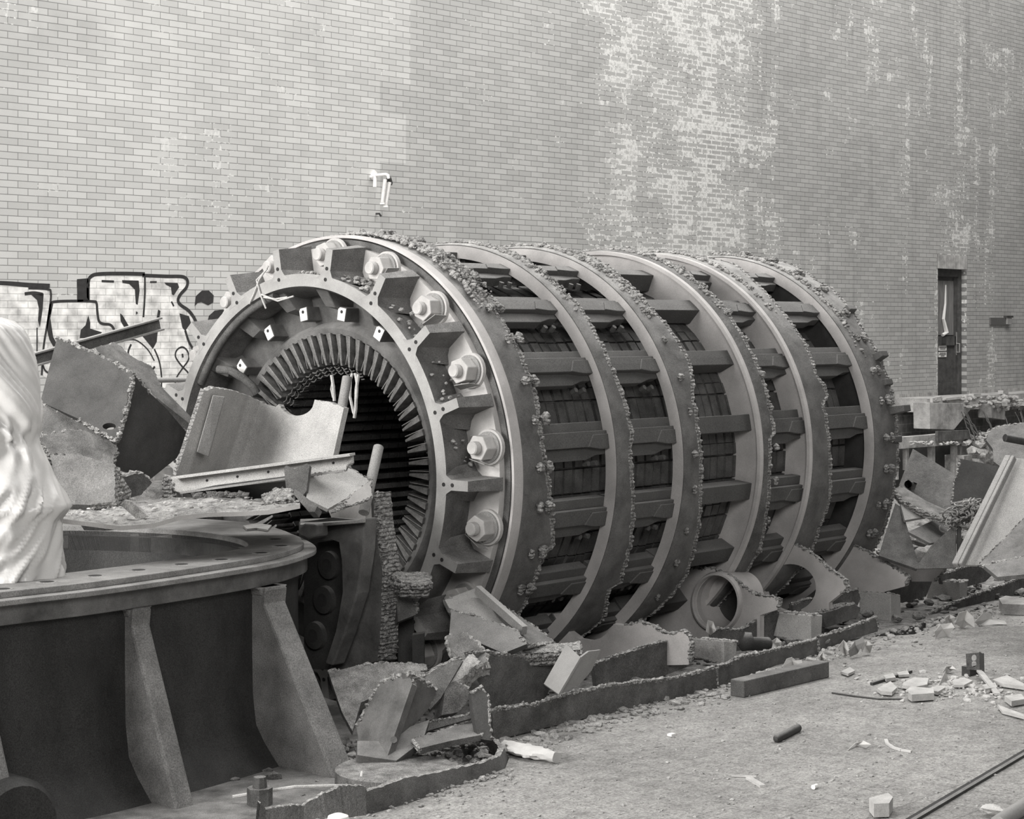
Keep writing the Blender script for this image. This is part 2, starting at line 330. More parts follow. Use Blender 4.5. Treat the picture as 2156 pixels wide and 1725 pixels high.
def jag_loop(pts, amp, step=0.012, seed=0.0):
    """subdivide the sides of a 2-D loop; sides flagged with a third value get a torn, torch-cut line"""
    out = []; flags = []
    n = len(pts)
    for i in range(n):
        a, b = pts[i], pts[(i + 1) % n]; j = a[2] if len(a) > 2 else 0
        if not j: out.append((a[0], a[1])); flags.append(0); continue
        L = math.hypot(b[0] - a[0], b[1] - a[1]); k = max(2, int(L / step)); nx, ny = (b[1] - a[1]) / L, -(b[0] - a[0]) / L
        for q in range(k):
            t = q / k; e = min(1, 4 * t, 4 * (1 - t)) if True else 1
            x, y = a[0] + (b[0] - a[0]) * t, a[1] + (b[1] - a[1]) * t
            d = (noise.noise(Vector((x * 9 + seed, y * 9, seed))) * .9 + noise.noise(Vector((x * 34, y * 34 + seed, 3.3))) * .55 + random.uniform(-.35, .35)) * amp * j * e
            out.append((x + nx * d, y + ny * d)); flags.append(1)
    return out, flags

def plate(name, px, pl, th, mats=('mid_steel', 'cut_metal'), amp=.008, holes=(), parent=None, bevel=0, away=True, seed=None, mb=None, build=True, lip=True):
    """a thick plate: pixel outline cast onto the plane where the plate stands, thickness behind it"""
    seed = seed if seed is not None else random.uniform(0, 50)
    o, n = pl; n = n.normalized()
    if n.dot(FW) < 0: n = -n                      # pointing away from the viewer side
    ex = Vector((0, 0, 1)).cross(n)
    if ex.length < .05: ex = Vector((1, 0, 0))
    ex.normalize(); ey = n.cross(ex)
    def to2(u, v): p = PP(u, v, (o, n)) - o; return (p.dot(ex), p.dot(ey))
    loop, fl = jag_loop([to2(q[0], q[1]) + tuple(q[2:]) for q in px], amp, seed=seed)
    loops = [loop]; fls = [fl]
    for h in holes:
        if isinstance(h, dict): hp = [to2(h['c'][0] + h['r'][0] * math.cos(a), h['c'][1] + h['r'][1] * math.sin(a)) for a in [2 * math.pi * k / 40 for k in range(40)]]
        else: hp = [to2(*q[:2]) for q in h]
        loops.append(hp); fls.append([0] * len(hp))
    f0 = lambda x, y: o + ex * x + ey * y
    f1 = lambda x, y: o + ex * x + ey * y + n * th
    m = mb or MB()
    tri = tessellate_polygon([[Vector((p[0], p[1], 0)) for p in l] for l in loops])
    flat = [p for l in loops for p in l]; N = len(flat)
    m.add([f0(*p) for p in flat] + [f1(*p) for p in flat], [t[::-1] for t in tri] + [(a + N, b + N, c + N) for a, b, c in tri], 0)
    base = len(m.v) - 2 * N; k = 0
    for l, fz in zip(loops, fls):
        q = len(l)
        for i in range(q):
            a, b = k + i, k + (i + 1) % q
            if fz[i] and lip:
                # rough cut face: two inner rows pushed about
                pa, pb = f0(*flat[a]), f1(*flat[a]); pc, pd = f0(*flat[b]), f1(*flat[b])
                cen = (pa + pb) / 2
                def mid(p0, p1, t):
                    pp = p0.lerp(p1, t)
                    return pp + Vector((noise.noise(pp * 60), noise.noise(pp * 60 + Vector((9, 0, 0))), noise.noise(pp * 60 + Vector((0, 7, 0))))) * min(.006, th * .3)
                ia = len(m.v); m.v += [tuple(mid(pa, pb, .35)), tuple(mid(pa, pb, .7)), tuple(mid(pc, pd, .35)), tuple(mid(pc, pd, .7))]
                A, B, Cq, D = base + a, base + b, base + b + N, base + a + N
                for f in ((A, B, ia + 2, ia), (ia, ia + 2, ia + 3, ia + 1), (ia + 1, ia + 3, Cq, D)): m.f.append(f); m.m.append(len(mats) - 1)
            else:
                m.f.append((base + a, base + b, base + b + N, base + a + N)); m.m.append(0 if not fz[i] else len(mats) - 1)
        k += q
    # slag bead along the torn sides
    run = []
    def flush():
        if len(run) > 3: m.tube(run, [min(.016, th * .28 + .004) * random.uniform(.55, 1.25) for _ in run], 6, len(mats) - 1)
        run.clear()
    if lip:
        for i in range(len(loop)):
            if fl[i]:
                a = f0(*loop[i]).lerp(f1(*loop[i]), random.uniform(.1, .45)); run.append(a)
                if random.random() < .22: lump(m, a, random.uniform(.007, .008 + min(.014, th * .4)), i, 1, 1, len(mats) - 1)
            else: flush()
        flush()
    if not build: return m
    return m.build(name, list(mats), parent, bevel=bevel)

def pl3(a, b, c): return plane3(PD(*a), PD(*b), PD(*c))
def plx(x): return (Vector((x, 0, 0)), Vector((1, 0, 0)))
def ply(y): return (Vector((0, y, 0)), Vector((0, 1, 0)))
def plz(z): return (Vector((0, 0, z)), Vector((0, 0, 1)))

def lump(mb, c, r, seed=0, flat=.7, n=1, mi=0):
    """an irregular stone"""
    import bmesh
    bm = bmesh.new(); bmesh.ops.create_icosphere(bm, subdivisions=n, radius=1)
    rot = Matrix.Rotation(random.uniform(0, 6.28), 3, 'Z') @ Matrix.Rotation(random.uniform(-.5, .5), 3, 'X')
    sx, sy, sz = random.uniform(.7, 1.3), random.uniform(.6, 1.1), flat * random.uniform(.6, 1.1)
    vs = []
    for v in bm.verts:
        k = 1 + .45 * noise.noise(v.co * 1.6 + Vector((seed * 3.1, seed, 0)))
        p = rot @ Vector((v.co.x * sx * k, v.co.y * sy * k, v.co.z * sz * k)) * r
        vs.append(Vector(c) + p)
    mb.add(vs, [tuple(v.index for v in f.verts) for f in bm.faces], mi); bm.free()

# ================================================================== THE HALL
m = MB()
# floor in front of the pit; its edge follows the machine bed
edge = [(-2, 6.3)] + [tuple(PZ(u, v, 0)[:2]) for u, v in ((470, 1752), (560, 1742), (600, 1738), (640, 1732), (690, 1728), (730, 1722), (776, 1716), (860, 1692), (940, 1664), (1020, 1636), (1064, 1618), (1072, 1596), (1058, 1580), (1040, 1563), (1200, 1518), (1400, 1476), (1514, 1449), (1640, 1399), (1728, 1371), (1800, 1344), (1925, 1336), (2040, 1289), (2160, 1261))] + [(17.5, 7.5), (45, 7.5)]
loop = [(-2, -12), (45, -12)] + edge[::-1]
m.prism(loop, lambda x, y: Vector((x, y, -.6)), lambda x, y: Vector((x, y, 0)))
tag(m.build('floor', 'dusty_floor', recenter=False), kind='structure')
m = MB(); m.box((-4, 5.9, -.75), (46, WALL, -.45))
pit = tag(m.build('floor_pit', 'rubble_dark', recenter=False), kind='structure')
# back wall with the door opening
dz0, dz1 = .93, 3.17; dx0, dx1 = 29.9, 30.93
m = MB()
zb = .86; zt = 13.0
m.box((-6, WALL, zb), (dx0, WALL + .5, zt)); m.box((dx1, WALL, zb), (60, WALL + .5, zt)); m.box((dx0, WALL, dz1), (dx1, WALL + .5, zt))
m.box((dx0, WALL, zb), (dx1, WALL + .5, dz0))
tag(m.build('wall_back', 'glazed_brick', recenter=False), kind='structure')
m = MB(); m.box((-6, WALL - .004, zb - .03), (dx0 - .02, WALL, zb + .2)); m.box((dx1 + .1, WALL - .004, zb - .03), (60, WALL, zb + .2))
tag(m.build('baseboard_back', 'soldier_brick', recenter=False), kind='structure')
m = MB(); m.box((-6, WALL - .02, -.6), (60, WALL + .45, zb - .03))
tag(m.build('wall_back_lower', 'block_brick', recenter=False), kind='structure')
m = MB(); m.box((dx0 - .02, WALL - .006, dz1), (dx1 + .02, WALL, dz1 + .24))
tag(m.build('trim_1', 'soldier_brick', recenter=False), kind='structure')
# door leaf
m = MB(); yd = WALL + .16
m.box((dx0, yd, dz0), (dx1, yd + .06, dz1)); door = tag(m.build('door_1', 'door_paint'), kind='structure')
m = MB()
for a, b in (((dx0, yd - .06, dz0), (dx0 + .1, yd, dz1)), ((dx1 - .1, yd - .06, dz0), (dx1, yd, dz1)), ((dx0 + .1, yd - .06, dz1 - .13), (dx1 - .1, yd, dz1)),
             ((dx0 + .1, yd - .03, dz0), (dx1 - .1, yd, dz0 + .28)), ((dx0 + .13, yd - .03, dz0 + .92), (dx1 - .13, yd, dz0 + 1.08)), ((dx0 + .1, yd - .03, dz0 + .28), (dx0 + .16, yd, dz1 - .13)), ((dx1 - .18, yd - .03, dz0 + .28), (dx1 - .1, yd, dz1 - .13))): m.box(a, b)
m.build('door_frame', 'door_paint', door)
m = MB()
for k in range(7): m.box((dx0 + .17 + k * .095, yd - .012 - .004 * (k % 2), dz0 + 1.1), (dx0 + .26 + k * .095, yd, dz1 - .2))
m.build('boarded_panel', 'door_board', door)
m = MB(); m.box((dx1 - .15, yd - .034, dz0 + .75), (dx1 - .11, yd - .03, dz0 + 1.15)); m.tube([(dx1 - .13, yd - .03, dz0 + .8), (dx1 - .13, yd - .09, dz0 + .8), (dx1 - .13, yd - .09, dz0 + .95), (dx1 - .13, yd - .03, dz0 + .95)], .012, 6); m.build('handle', 'light_steel', door)
m = MB(); m.box((dx0 + .38, yd - .04, dz0 + .95), (dx0 + .52, yd - .03, dz0 + 1.06)); m.build('lock', 'dark_steel', door)
sg = MB(); sg.box((dx0 + .3, yd - .012, dz0 + .83), (dx0 + .58, yd - .006, dz0 + .92)); sg.box((dx0 + .3, yd - .012, dz0 + .72), (dx0 + .58, yd - .006, dz0 + .81)); sgo = sg.build('notice', 'white_paint', door)
sg = MB()
for zz, ln in ((.885, .22), (.86, .18), (.79, .2), (.765, .24), (.74, .12)):
    x = dx0 + .44 - ln / 2
    while x < dx0 + .44 + ln / 2: sg.box((x, yd - .015, dz0 + zz - .008), (x + .014, yd - .012, dz0 + zz + .008)); x += .022
sg.build('lettering', 'ink', sgo)
m = MB(); m.box((dx1, WALL + .001, dz0), (dx1 + .001, WALL + .2, dz1)); 
m = MB(); pts = [PY(1991, 600, yd - .03), PY(1990, 640, yd - .03), PY(1986, 672, yd - .03), PY(1992, 700, yd - .03), PY(1984, 706, yd - .03)]
m.tube(pts, [.012, .02, .03, .045, .03], 6)
m.build('torn_strip', 'white_paint', door)

# ---- wall things
def wallbox(mb, u0, v0, u1, v1, t, y=WALL):
    a = PY(u0, v0, y); b = PY(u1, v1, y); mb.box((min(a.x, b.x), y - t, min(a.z, b.z)), (max(a.x, b.x), y, max(a.z, b.z)))
t = thing('sign_plate', PY(2083, 684, WALL), 'small grey rectangular plate fixed to the brick wall right of the door', 'sign')
m = MB(); wallbox(m, 2083, 669, 2118, 684, .03); m.build('plate', 'bar_steel', t)
m = MB(); wallbox(m, 2115, 669, 2124, 683, .06); m.build('switch_box', 'light_steel', t)
m = MB(); wallbox(m, 2113, 665, 2126, 669, .07); m.build('box_lid', 'dark_steel', t)

# wall lamp with twin tubes hanging down
lamp = thing('wall_lamp', PY(795, 395, WALL), 'white bracket lamp with twin hanging tubes on the brick wall', 'lamp')
y0 = WALL - .12
m = MB(); a = PY(788, 361, WALL); b = PY(781, 376, WALL); m.bar(a + Vector((0, -.015, .0)), b + Vector((0, -.015, 0)), .05, .03, Vector((0, 1, 0))); m.build('mounting_plate', 'white_paint', lamp)
m = MB(); m.tube([PY(789, 370, WALL - .01), PY(790, 371, y0), PY(789, 394, y0)], .022, 12); m.build('junction_arm', 'white_paint', lamp, smooth=50)
m = MB(); m.tube([PY(790, 369, y0), PY(812, 367, y0 - .15), PY(817, 369, y0 - .2), PY(818, 376, y0 - .2)], .017, 12); m.build('elbow_pipe', 'white_paint', lamp, smooth=50)
for (a, b) in (((811, 378), (805, 427)), ((820, 384), (812, 433))):
    m = MB(); m.tube([PY(a[0], a[1], y0 - .2), PY(b[0], b[1], y0 - .2)], .023, 12); tb = m.build('lamp_tube', 'lens_glass', lamp, smooth=50)
    p = PY(b[0], b[1], y0 - .2); q = (p - PY(a[0], a[1], y0 - .2)).normalized()
    m = MB(); m.tube([p, p + Vector((0, 0, -.02))], .03, 14); m.build('end_cap', 'white_paint', tb, smooth=50)
m = MB(); m.bar(PY(818, 374, y0 - .2), PY(822, 388, y0 - .17), .05, .04); m.build('lamp_holder', 'dark_steel', lamp)
m = MB(); p = PY(792, 450, WALL); m.tube([p, p + Vector((0, -.05, 0)), p + Vector((.03, -.05, -.03))], .012, 8)
tag(m.build('wall_hook', 'dark_steel'), 'tiny dark hook sticking out of the wall under the lamp', 'hook')

# ---- graffiti, sprayed flat on the bricks
gy = WALL - .003
def stroke(mb, pts, w, y=gy):
    P = [PY(p[0], p[1], y) for p in pts]; W = [w] * len(P) if not isinstance(w, (list, tuple)) else w
    # smooth the path
    def cr(p0, p1, p2, p3, t): return 0.5 * ((2 * p1) + (-p0 + p2) * t + (2 * p0 - 5 * p1 + 4 * p2 - p3) * t * t + (-p0 + 3 * p1 - 3 * p2 + p3) * t ** 3)
    Q = []; WW = []
    for i in range(len(P) - 1):
        for k in range(6):
            t = k / 6; Q.append(cr(P[max(i - 1, 0)], P[i], P[i + 1], P[min(i + 2, len(P) - 1)], t)); WW.append(W[i] * (1 - t) + W[i + 1] * t)
    Q.append(P[-1]); WW.append(W[-1]); L = []; R = []
    for i, p in enumerate(Q):
        d = Q[min(i + 1, len(Q) - 1)] - Q[max(i - 1, 0)]; nrm = Vector((-d.z, 0, d.x)).normalized() * WW[i] * .5 * .0047
        L.append(p + nrm); R.append(p - nrm)
    mb.grid([L, R])
def blob(mb, pts, y=gy):
    P = [PY(p[0], p[1], y) for p in pts]; tri = tessellate_polygon([[Vector((p.x, p.z, 0)) for p in P]]); mb.add(P, tri)
fill = MB()
blob(fill, [(0, 600), (60, 606), (100, 612), (106, 625), (104, 650), (112, 637), (160, 636), (188, 636), (188, 590), (200, 582), (300, 584), (385, 585), (394, 600), (380, 625), (378, 640), (405, 670), (412, 690), (395, 705), (398, 740), (410, 780), (390, 815), (345, 818), (330, 800), (100, 800), (60, 760), (0, 740)], WALL - .0015)
graf = tag(fill.build('graffiti', 'letter_fill', recenter=False), 'black outlined white graffiti letters sprayed on the pale bricks', 'graffiti')
m = MB()
stroke(m, [(-30, 595), (20, 597), (60, 600), (105, 602)], 9); stroke(m, [(60, 607), (100, 609), (107, 616), (106, 640), (100, 680), (92, 730), (88, 790)], 5)
stroke(m, [(52, 619), (72, 617), (90, 620)], 7); blob(m, [(66, 621), (92, 618), (90, 650), (84, 690), (80, 675), (82, 650), (78, 632)])
stroke(m, [(78, 690), (78, 750)], 3)
stroke(m, [(104, 662), (108, 640), (120, 635), (165, 634), (196, 635), (203, 638), (205, 655), (208, 675), (216, 682), (232, 684), (240, 694), (240, 706)], 6)
blob(m, [(104, 640), (112, 640), (106, 670), (112, 710), (126, 735), (118, 740), (104, 715), (98, 690)])
blob(m, [(162, 588), (186, 586), (187, 634), (163, 636)])
stroke(m, [(186, 632), (186, 595), (192, 582), (210, 577), (260, 576), (305, 577)], 8); stroke(m, [(300, 580), (350, 582), (385, 583), (395, 592), (392, 606), (380, 620), (375, 632), (380, 642), (398, 655), (410, 672), (416, 690), (412, 705)], 8)
stroke(m, [(214, 592), (240, 593)], 5); blob(m, [(257, 590), (292, 591), (294, 612), (290, 642), (286, 640), (284, 610), (272, 598), (258, 596)])
stroke(m, [(305, 584), (305, 620), (302, 668)], 5); m.tube([PY(287, 659, gy), PY(287, 659, gy - .001)], .015, 10)
stroke(m, [(316, 594), (330, 594)], 4); blob(m, [(346, 595), (374, 596), (377, 605), (366, 622), (362, 620), (360, 605), (350, 600)])
stroke(m, [(361, 635), (366, 645)], 4)
blob(m, [(378, 660), (398, 666), (402, 680), (390, 697), (384, 690)]); blob(m, [(253, 660), (258, 664), (272, 688), (262, 690), (254, 676)])
blob(m, [(186, 664), (190, 680), (190, 692), (215, 700), (205, 710), (180, 712), (168, 712), (170, 695), (180, 685)])
blob(m, [(333, 652), (338, 655), (334, 680), (330, 720), (322, 735), (310, 720), (300, 708), (315, 690), (328, 680)])
stroke(m, [(188, 590), (187, 634)], 3)
blob(m, [(410, 645), (412, 624), (425, 612), (440, 612), (450, 622), (449, 637), (438, 643), (424, 636), (416, 638)])
blob(m, [(436, 680), (440, 665), (452, 654), (470, 652), (476, 660), (468, 672), (450, 682)])
stroke(m, [(368, 815), (372, 795), (385, 775), (397, 757), (395, 740), (384, 731), (372, 738), (370, 752), (382, 770), (396, 785), (402, 800)], 4)
stroke(m, [(384, 745), (385, 753)], 5)
stroke(m, [(390, 696), (398, 720), (410, 740)], 6); stroke(m, [(325, 735), (335, 760), (340, 790), (340, 815)], 4)
stroke(m, [(276, 725), (270, 745), (283, 765)], 5); stroke(m, [(316, 785), (326, 772)], 5); stroke(m, [(88, 760), (95, 780), (110, 790)], 4)
stroke(m, [(260, 718), (285, 716), (310, 735), (325, 760)], 3)
m.build('outline', 'ink', graf)

# rail pipe behind the machine on the left
 
m = MB(); m.tube([PD(150, 803, 15.6), PD(470, 799, 16.6)], .022, 10)
for u_, d_ in ((180, 15.7), (455, 16.55)):
    q = PD(u_, 802, d_); m.tube([q, Vector((q.x, q.y, -.45))], .02, 8)
tag(m.build('rail_pipe', 'light_steel', smooth=50), 'thin rusty horizontal pipe in front of the graffiti', 'pipe')

# ================================================================== THE STATOR
R = RAD
ST = thing('generator_stator', (AX + 2.0, AY, AZ - 1.5), 'huge cylindrical generator stator lying on its side, six torn ring frames', 'generator')
SO = Vector((AX, AY, AZ)) - Vector(ST.location)            # axis origin relative to the Empty
def cy(s, r, ph):                                          # s, r in radii; ph in degrees, 0 faces the hall, 90 up
    a = math.radians(ph); return Vector((s * R, -r * R * math.cos(a), r * R * math.sin(a)))
def part(mb, name, mats, parent=None, **kw):
    o = mb.build(name, mats, None, world=False, **kw); o.parent = parent or ST; o.location = SO if parent is None else (0, 0, 0)
    return o
def turned(src, ph, kids=()):
    """copy of a part turned about the stator axis by ph degrees"""
    o = src.copy(); COL.objects.link(o); o.parent = ST; o.location = src.location; o.rotation_euler = (-math.radians(ph), 0, 0)
    for ch in src.children:
        c = ch.copy(); COL.objects.link(c); c.parent = o; c.location = ch.location
    return o
def arc(mb, prof, a0=0, a1=360, n=144, mi=0, closed=True):
    """ring of revolution: closed (s, r) profile"""
    full = abs(a1 - a0) >= 360; k = n if full else n + 1
    rows = [[cy(s, r, a0 + (a1 - a0) * i / n) for s, r in prof] for i in range(k)]
    nc = len(prof); vs = [p for rw in rows for p in rw]; fs = []
    for i in range(n):
        j = (i + 1) % k
        for q in range(nc if closed else nc - 1): fs.append((i * nc + q, i * nc + (q + 1) % nc, j * nc + (q + 1) % nc, j * nc + q))
    if not full and closed: fs += [tuple(range(nc)), tuple(range((k - 1) * nc, k * nc))[::-1]]
    mb.add(vs, fs, mi)
def sector(mb, s0, s1, r0, r1, p0, p1, mi=0, n=1):
    arc(mb, [(s0, r0), (s1, r0), (s1, r1), (s0, r1)], p0, p1, n, mi)

# --- front end casting: ring, lugs, plate
m = MB(); arc(m, [(-.242, .782), (-.242, .835), (-.06, .80), (-.05, .76), (-.10, .745)], n=180)
m.m = [(0, 1, 1, 1, 1)[k % 5] for k in range(len(m.f))]
part(m, 'casting_ring', ['machined_casting', 'raw_casting'], smooth=35)
m = MB(); arc(m, [(-.06, .76), (-.06, .955), (.0, .955), (.0, .76)], n=180)
part(m, 'casting_plate', 'pale_casting', smooth=35)
# lug: a rib with a flat front face, fillet foot, sloping back out to the plate
m = MB()
def lug_loop(dr):      # (angle offset in deg, radius)
    return [(-4.2, .820), (-2.4, .838), (-1.4, .862), (-1.2, dr), (1.2, dr), (1.4, .862), (2.4, .838), (4.2, .820)]
A_, B_ = lug_loop(.950), lug_loop(.968); n_ = 8
tri_ = tessellate_polygon([[Vector((a, r * 60, 0)) for a, r in A_]])
L0 = [cy(-.2425, r, a) for a, r in A_]; L1 = [cy(-.055, r, a * 1.3) for a, r in B_]
m.add(L0 + L1, [tuple(q) for q in tri_] + [(i, (i + 1) % n_, n_ + (i + 1) % n_, n_ + i) for i in range(n_)] + [tuple(x + n_ for x in q) for q in tri_], [0] * len(tri_) + [1] * (n_ + len(tri_)))
lug = part(m, 'casting_lug', ['machined_casting', 'raw_casting'])
for rr in (.822, .868):
    m = MB(); p = cy(-.243, rr, 0); m.tube([p, p + Vector((-.003, 0, 0))], .012, 10); part(m, 'screw_hole', 'ink', lug)
lug.rotation_euler = (-math.radians(-.6), 0, 0)
for k in range(1, 18): turned(lug, 20.0 * k - .6)
# pocket dirt
m = MB()
for ph, cnt in ((70, 60), (90, 26), (50, 16), (28, 14), (9, 10), (108, 12)):
    for _ in range(cnt):
        p = cy(random.uniform(-.21, -.07), .835 + random.uniform(0, .012), ph + random.uniform(-7, 7)); lump(m, p, random.uniform(.008, .024), seed=_)
o = part(m, 'caked_dirt', 'rubble'); o['kind'] = 'stuff'; o['label'] = 'crumbly dirt in the upper casting pockets'
# nuts
m = MB(); P0 = cy(0, .925, 0)
def hexn(mb, c, r, x0, x1, mi=0):
    vs = [c + Vector((x, r * math.cos(math.radians(60 * k + 12)), r * math.sin(math.radians(60 * k + 12)))) for x in (x0, x1) for k in range(6)]
    mb.add(vs, [(0, 1, 2, 3, 4, 5), (11, 10, 9, 8, 7, 6)] + [(k, (k + 1) % 6, 6 + (k + 1) % 6, 6 + k) for k in range(6)], mi)
P0 = Vector((0, -.918 * R, 0))
hexn(m, P0, .08, -.215, -.12)
nut = part(m, 'nut', 'pale_casting', bevel=.006)
m = MB(); m.tube([P0 + Vector((-.265, 0, 0)), P0 + Vector((-.258, 0, 0)), P0 + Vector((-.22, 0, 0))], [.034, .040, .040], 20); part(m, 'stud', 'pale_casting', nut, smooth=40)
m = MB(); m.tube([P0 + Vector((-.125, 0, 0)), P0 + Vector((-.112, 0, 0))], .094, 28); part(m, 'washer', 'light_steel', nut, smooth=40)
m = MB(); m.tube([P0 + Vector((-.112, 0, 0)), P0 + Vector((-.085, 0, 0))], .108, 28); part(m, 'spot_face', 'pale_casting', nut, smooth=40)
m = MB(); q = P0 + Vector((-.13, .02, -.10)); m.add([q + Vector((0, .09, .03)), q + Vector((0, -.07, -.02)), q + Vector((-.08, -.06, .0)), q + Vector((-.075, .06, .045)), q + Vector((.004, .09, .026)), q + Vector((.004, -.07, -.024)), q + Vector((-.08, -.06, -.005)), q + Vector((-.075, .06, .04))], [(0, 1, 2, 3), (7, 6, 5, 4), (0, 4, 5, 1), (1, 5, 6, 2), (2, 6, 7, 3), (3, 7, 4, 0)]); part(m, 'lock_tab', 'light_steel', nut)
nut.rotation_euler = (-math.radians(8.4), 0, 0)
for k in range(1, 18): turned(nut, 8.4 + 20 * k)

# --- flange rim: dark recess, thin bright edge
m = MB(); arc(m, [(-.03, .95), (-.03, .985), (.03, .985), (.03, .95)], n=180); part(m, 'flange', 'mid_steel', smooth=35)
m = MB(); arc(m, [(-.012, .988), (-.03, .992), (-.03, 1.004), (.0, 1.006), (.03, 1.0), (.03, .985)], n=200); part(m, 'flange_rim', 'ring_steel', smooth=35)

# --- inner cone behind the casting ring, its lugs, and the press ring
m = MB(); arc(m, [(-.10, .75), (-.055, .76), (-.03, .64), (.0, .60), (.03, .60), (.03, .76), (.0, .79), (-.1, .79)], n=144); part(m, 'end_cone', 'grey_casting', smooth=50)
m = MB(); arc(m, [(-.05, .625), (-.075, .605), (-.07, .58), (-.03, .568), (.02, .565), (.04, .6), (.0, .64)], n=144); part(m, 'press_ring', 'grey_casting', smooth=60)
m = MB(); m.hexa([cy(s, r, a) for s in (-.115, -.03) for r, a in ((.645, -2.0), (.645, 2.0), (.705, 2.0), (.705, -2.0))]); blk = part(m, 'face_block', 'grey_casting', bevel=.004)
m = MB(); m.hexa([cy(s, r, a) for s in (-.1175, -.115) for r, a in ((.648, -1.9), (.648, 1.9), (.702, 1.9), (.702, -1.9))]); part(m, 'machined_face', 'white_paint', blk)
m = MB(); p = cy(-.118, .685, 0); m.tube([p, p + Vector((-.002, 0, 0))], .011, 8); part(m, 'block_hole', 'ink', blk)
blk.rotation_euler = (-math.radians(60), 0, 0)
for k in range(4, 10): turned(blk, 20 * k)
m = MB(); V = [cy(s, r, a) for s, r, a in ((-.20, .775, -2.5), (-.20, .775, 3), (-.14, .70, 2.5), (-.14, .70, -2.5), (-.04, .775, -4), (-.04, .775, 4), (-.04, .68, 3), (-.04, .68, -3))]
m.hexa(V); wd = part(m, 'wedge_lug', 'grey_casting', bevel=.008); wd.rotation_euler = (-math.radians(64), 0, 0)
for k in range(4, 10): turned(wd, 20 * k + 4)
# hoses at the left inside of the ring
m = MB(); m.tube([cy(-.215, .765, a) for a in range(104, 153, 3)], .026, 12); part(m, 'hose', 'mid_steel', smooth=60)
pts = []
for u, v, x in ((460, 778, -.2), (485, 780, -.19), (510, 795, -.17), (530, 812, -.15), (541, 828, -.13)): pts.append(PX(u, v, AX + x * R) - Vector(ST.location) - SO)
m = MB(); m.tube(pts, .028, 12); part(m, 'hose', 'mid_steel', smooth=60)
m = MB()
for pp in ([(565, 560), (545, 590), (536, 615), (525, 640)], [(563, 566), (540, 590), (548, 620), (560, 650)], [(555, 626), (580, 630), (605, 626)], [(550, 620), (585, 634), (618, 624)]):
    m.tube([PX(u, v, AX - .25 * R) - Vector((AX, AY, AZ)) for u, v in pp], .006, 6)
part(m, 'wire', 'twine')

# --- fingers: two pressed strips per tooth
m = MB()
V = [cy(s, r, a) for s in (-.085, .05) for r, a in ((.452, -.95), (.452, .95), (.585, 1.35), (.585, -1.35))]
V[0] = cy(-.05, .447, -.7); V[1] = cy(-.05, .447, .7)
m.hexa(V); fg = part(m, 'finger', 'finger_steel', bevel=.003)
m = MB(); m.hexa([cy(s, r, a) for s in (-.055, .05) for r, a in ((.457, 1.9), (.457, 2.3), (.585, 2.1), (.585, 1.7))]); part(m, 'finger_strip', 'finger_steel', fg)
for k in range(1, 60): turned(fg, 6 * k)
# hanging lashings
for nm, pp, r_ in (('strap', [(748, 786), (752, 810), (751, 835), (746, 878), (744, 868), (737, 835), (738, 800), (742, 786)], .010), ('strap', [(698, 790), (702, 815), (704, 845)], .012), ('strap', [(700, 800), (697, 820), (701, 838)], .006), ('strap', [(755, 788), (750, 820), (749, 862), (746, 880)], .012)):
    m = MB(); m.tube([PX(u, v, AX - .02 * R) - Vector((AX, AY, AZ)) for u, v in pp], r_, 6); part(m, nm, 'twine')
# bottom band of loose winding ends between the fingers, upper left
m = MB()
for k in range(12):
    a = 72 + 6 * k
    for j in range(3):
        m.tube([cy(-.03 + .012 * j, .438 - .012 * j, a - 2.2), cy(-.03 + .012 * j, .430 - .012 * j, a), cy(-.03 + .012 * j, .438 - .012 * j, a + 2.2), cy(.05, .445 - .012 * j, a + 2.6)], .004, 5)
part(m, 'winding_clips', 'mid_steel')['kind'] = 'stuff'

# --- laminated core: packets with air gaps, toothed bore, coarse blocks outside
m = MB(); s = .06; k = 0
while s < 2.72:
    s1 = s + .054; gap_p = .0625
    arc(m, [(s, .53), (s1, .53), (s1, .785), (s, .785)], n=60)
    for q in range(18):
        b = 8.4 + 20 * q
        for a0, a1 in ((-8.0, -14.9), (-15.6, -23.6), (-3.8, -7.3)):
            sector(m, s + .004, s1, .785, .83 + .004 * math.sin(k * 1.7 + q), b + a1, b + a0)
    for q in range(60): sector(m, s, s1, .45, .53, 6 * q - 1.5, 6 * q + 1.5)
    s += gap_p; k += 1
part(m, 'laminated_core', 'core_steel')
m = MB()      # thin ties running along the packets
for q in range(54):
    a = 8.4 + 20 * (q // 3) + (-7.6, -15.2, -3.6)[q % 3]
    p0, p1 = cy(.06, .815, a), cy(2.72, .815, a); m.tube([p0, p1], .007, 5)
part(m, 'tie_rods', 'core_steel')

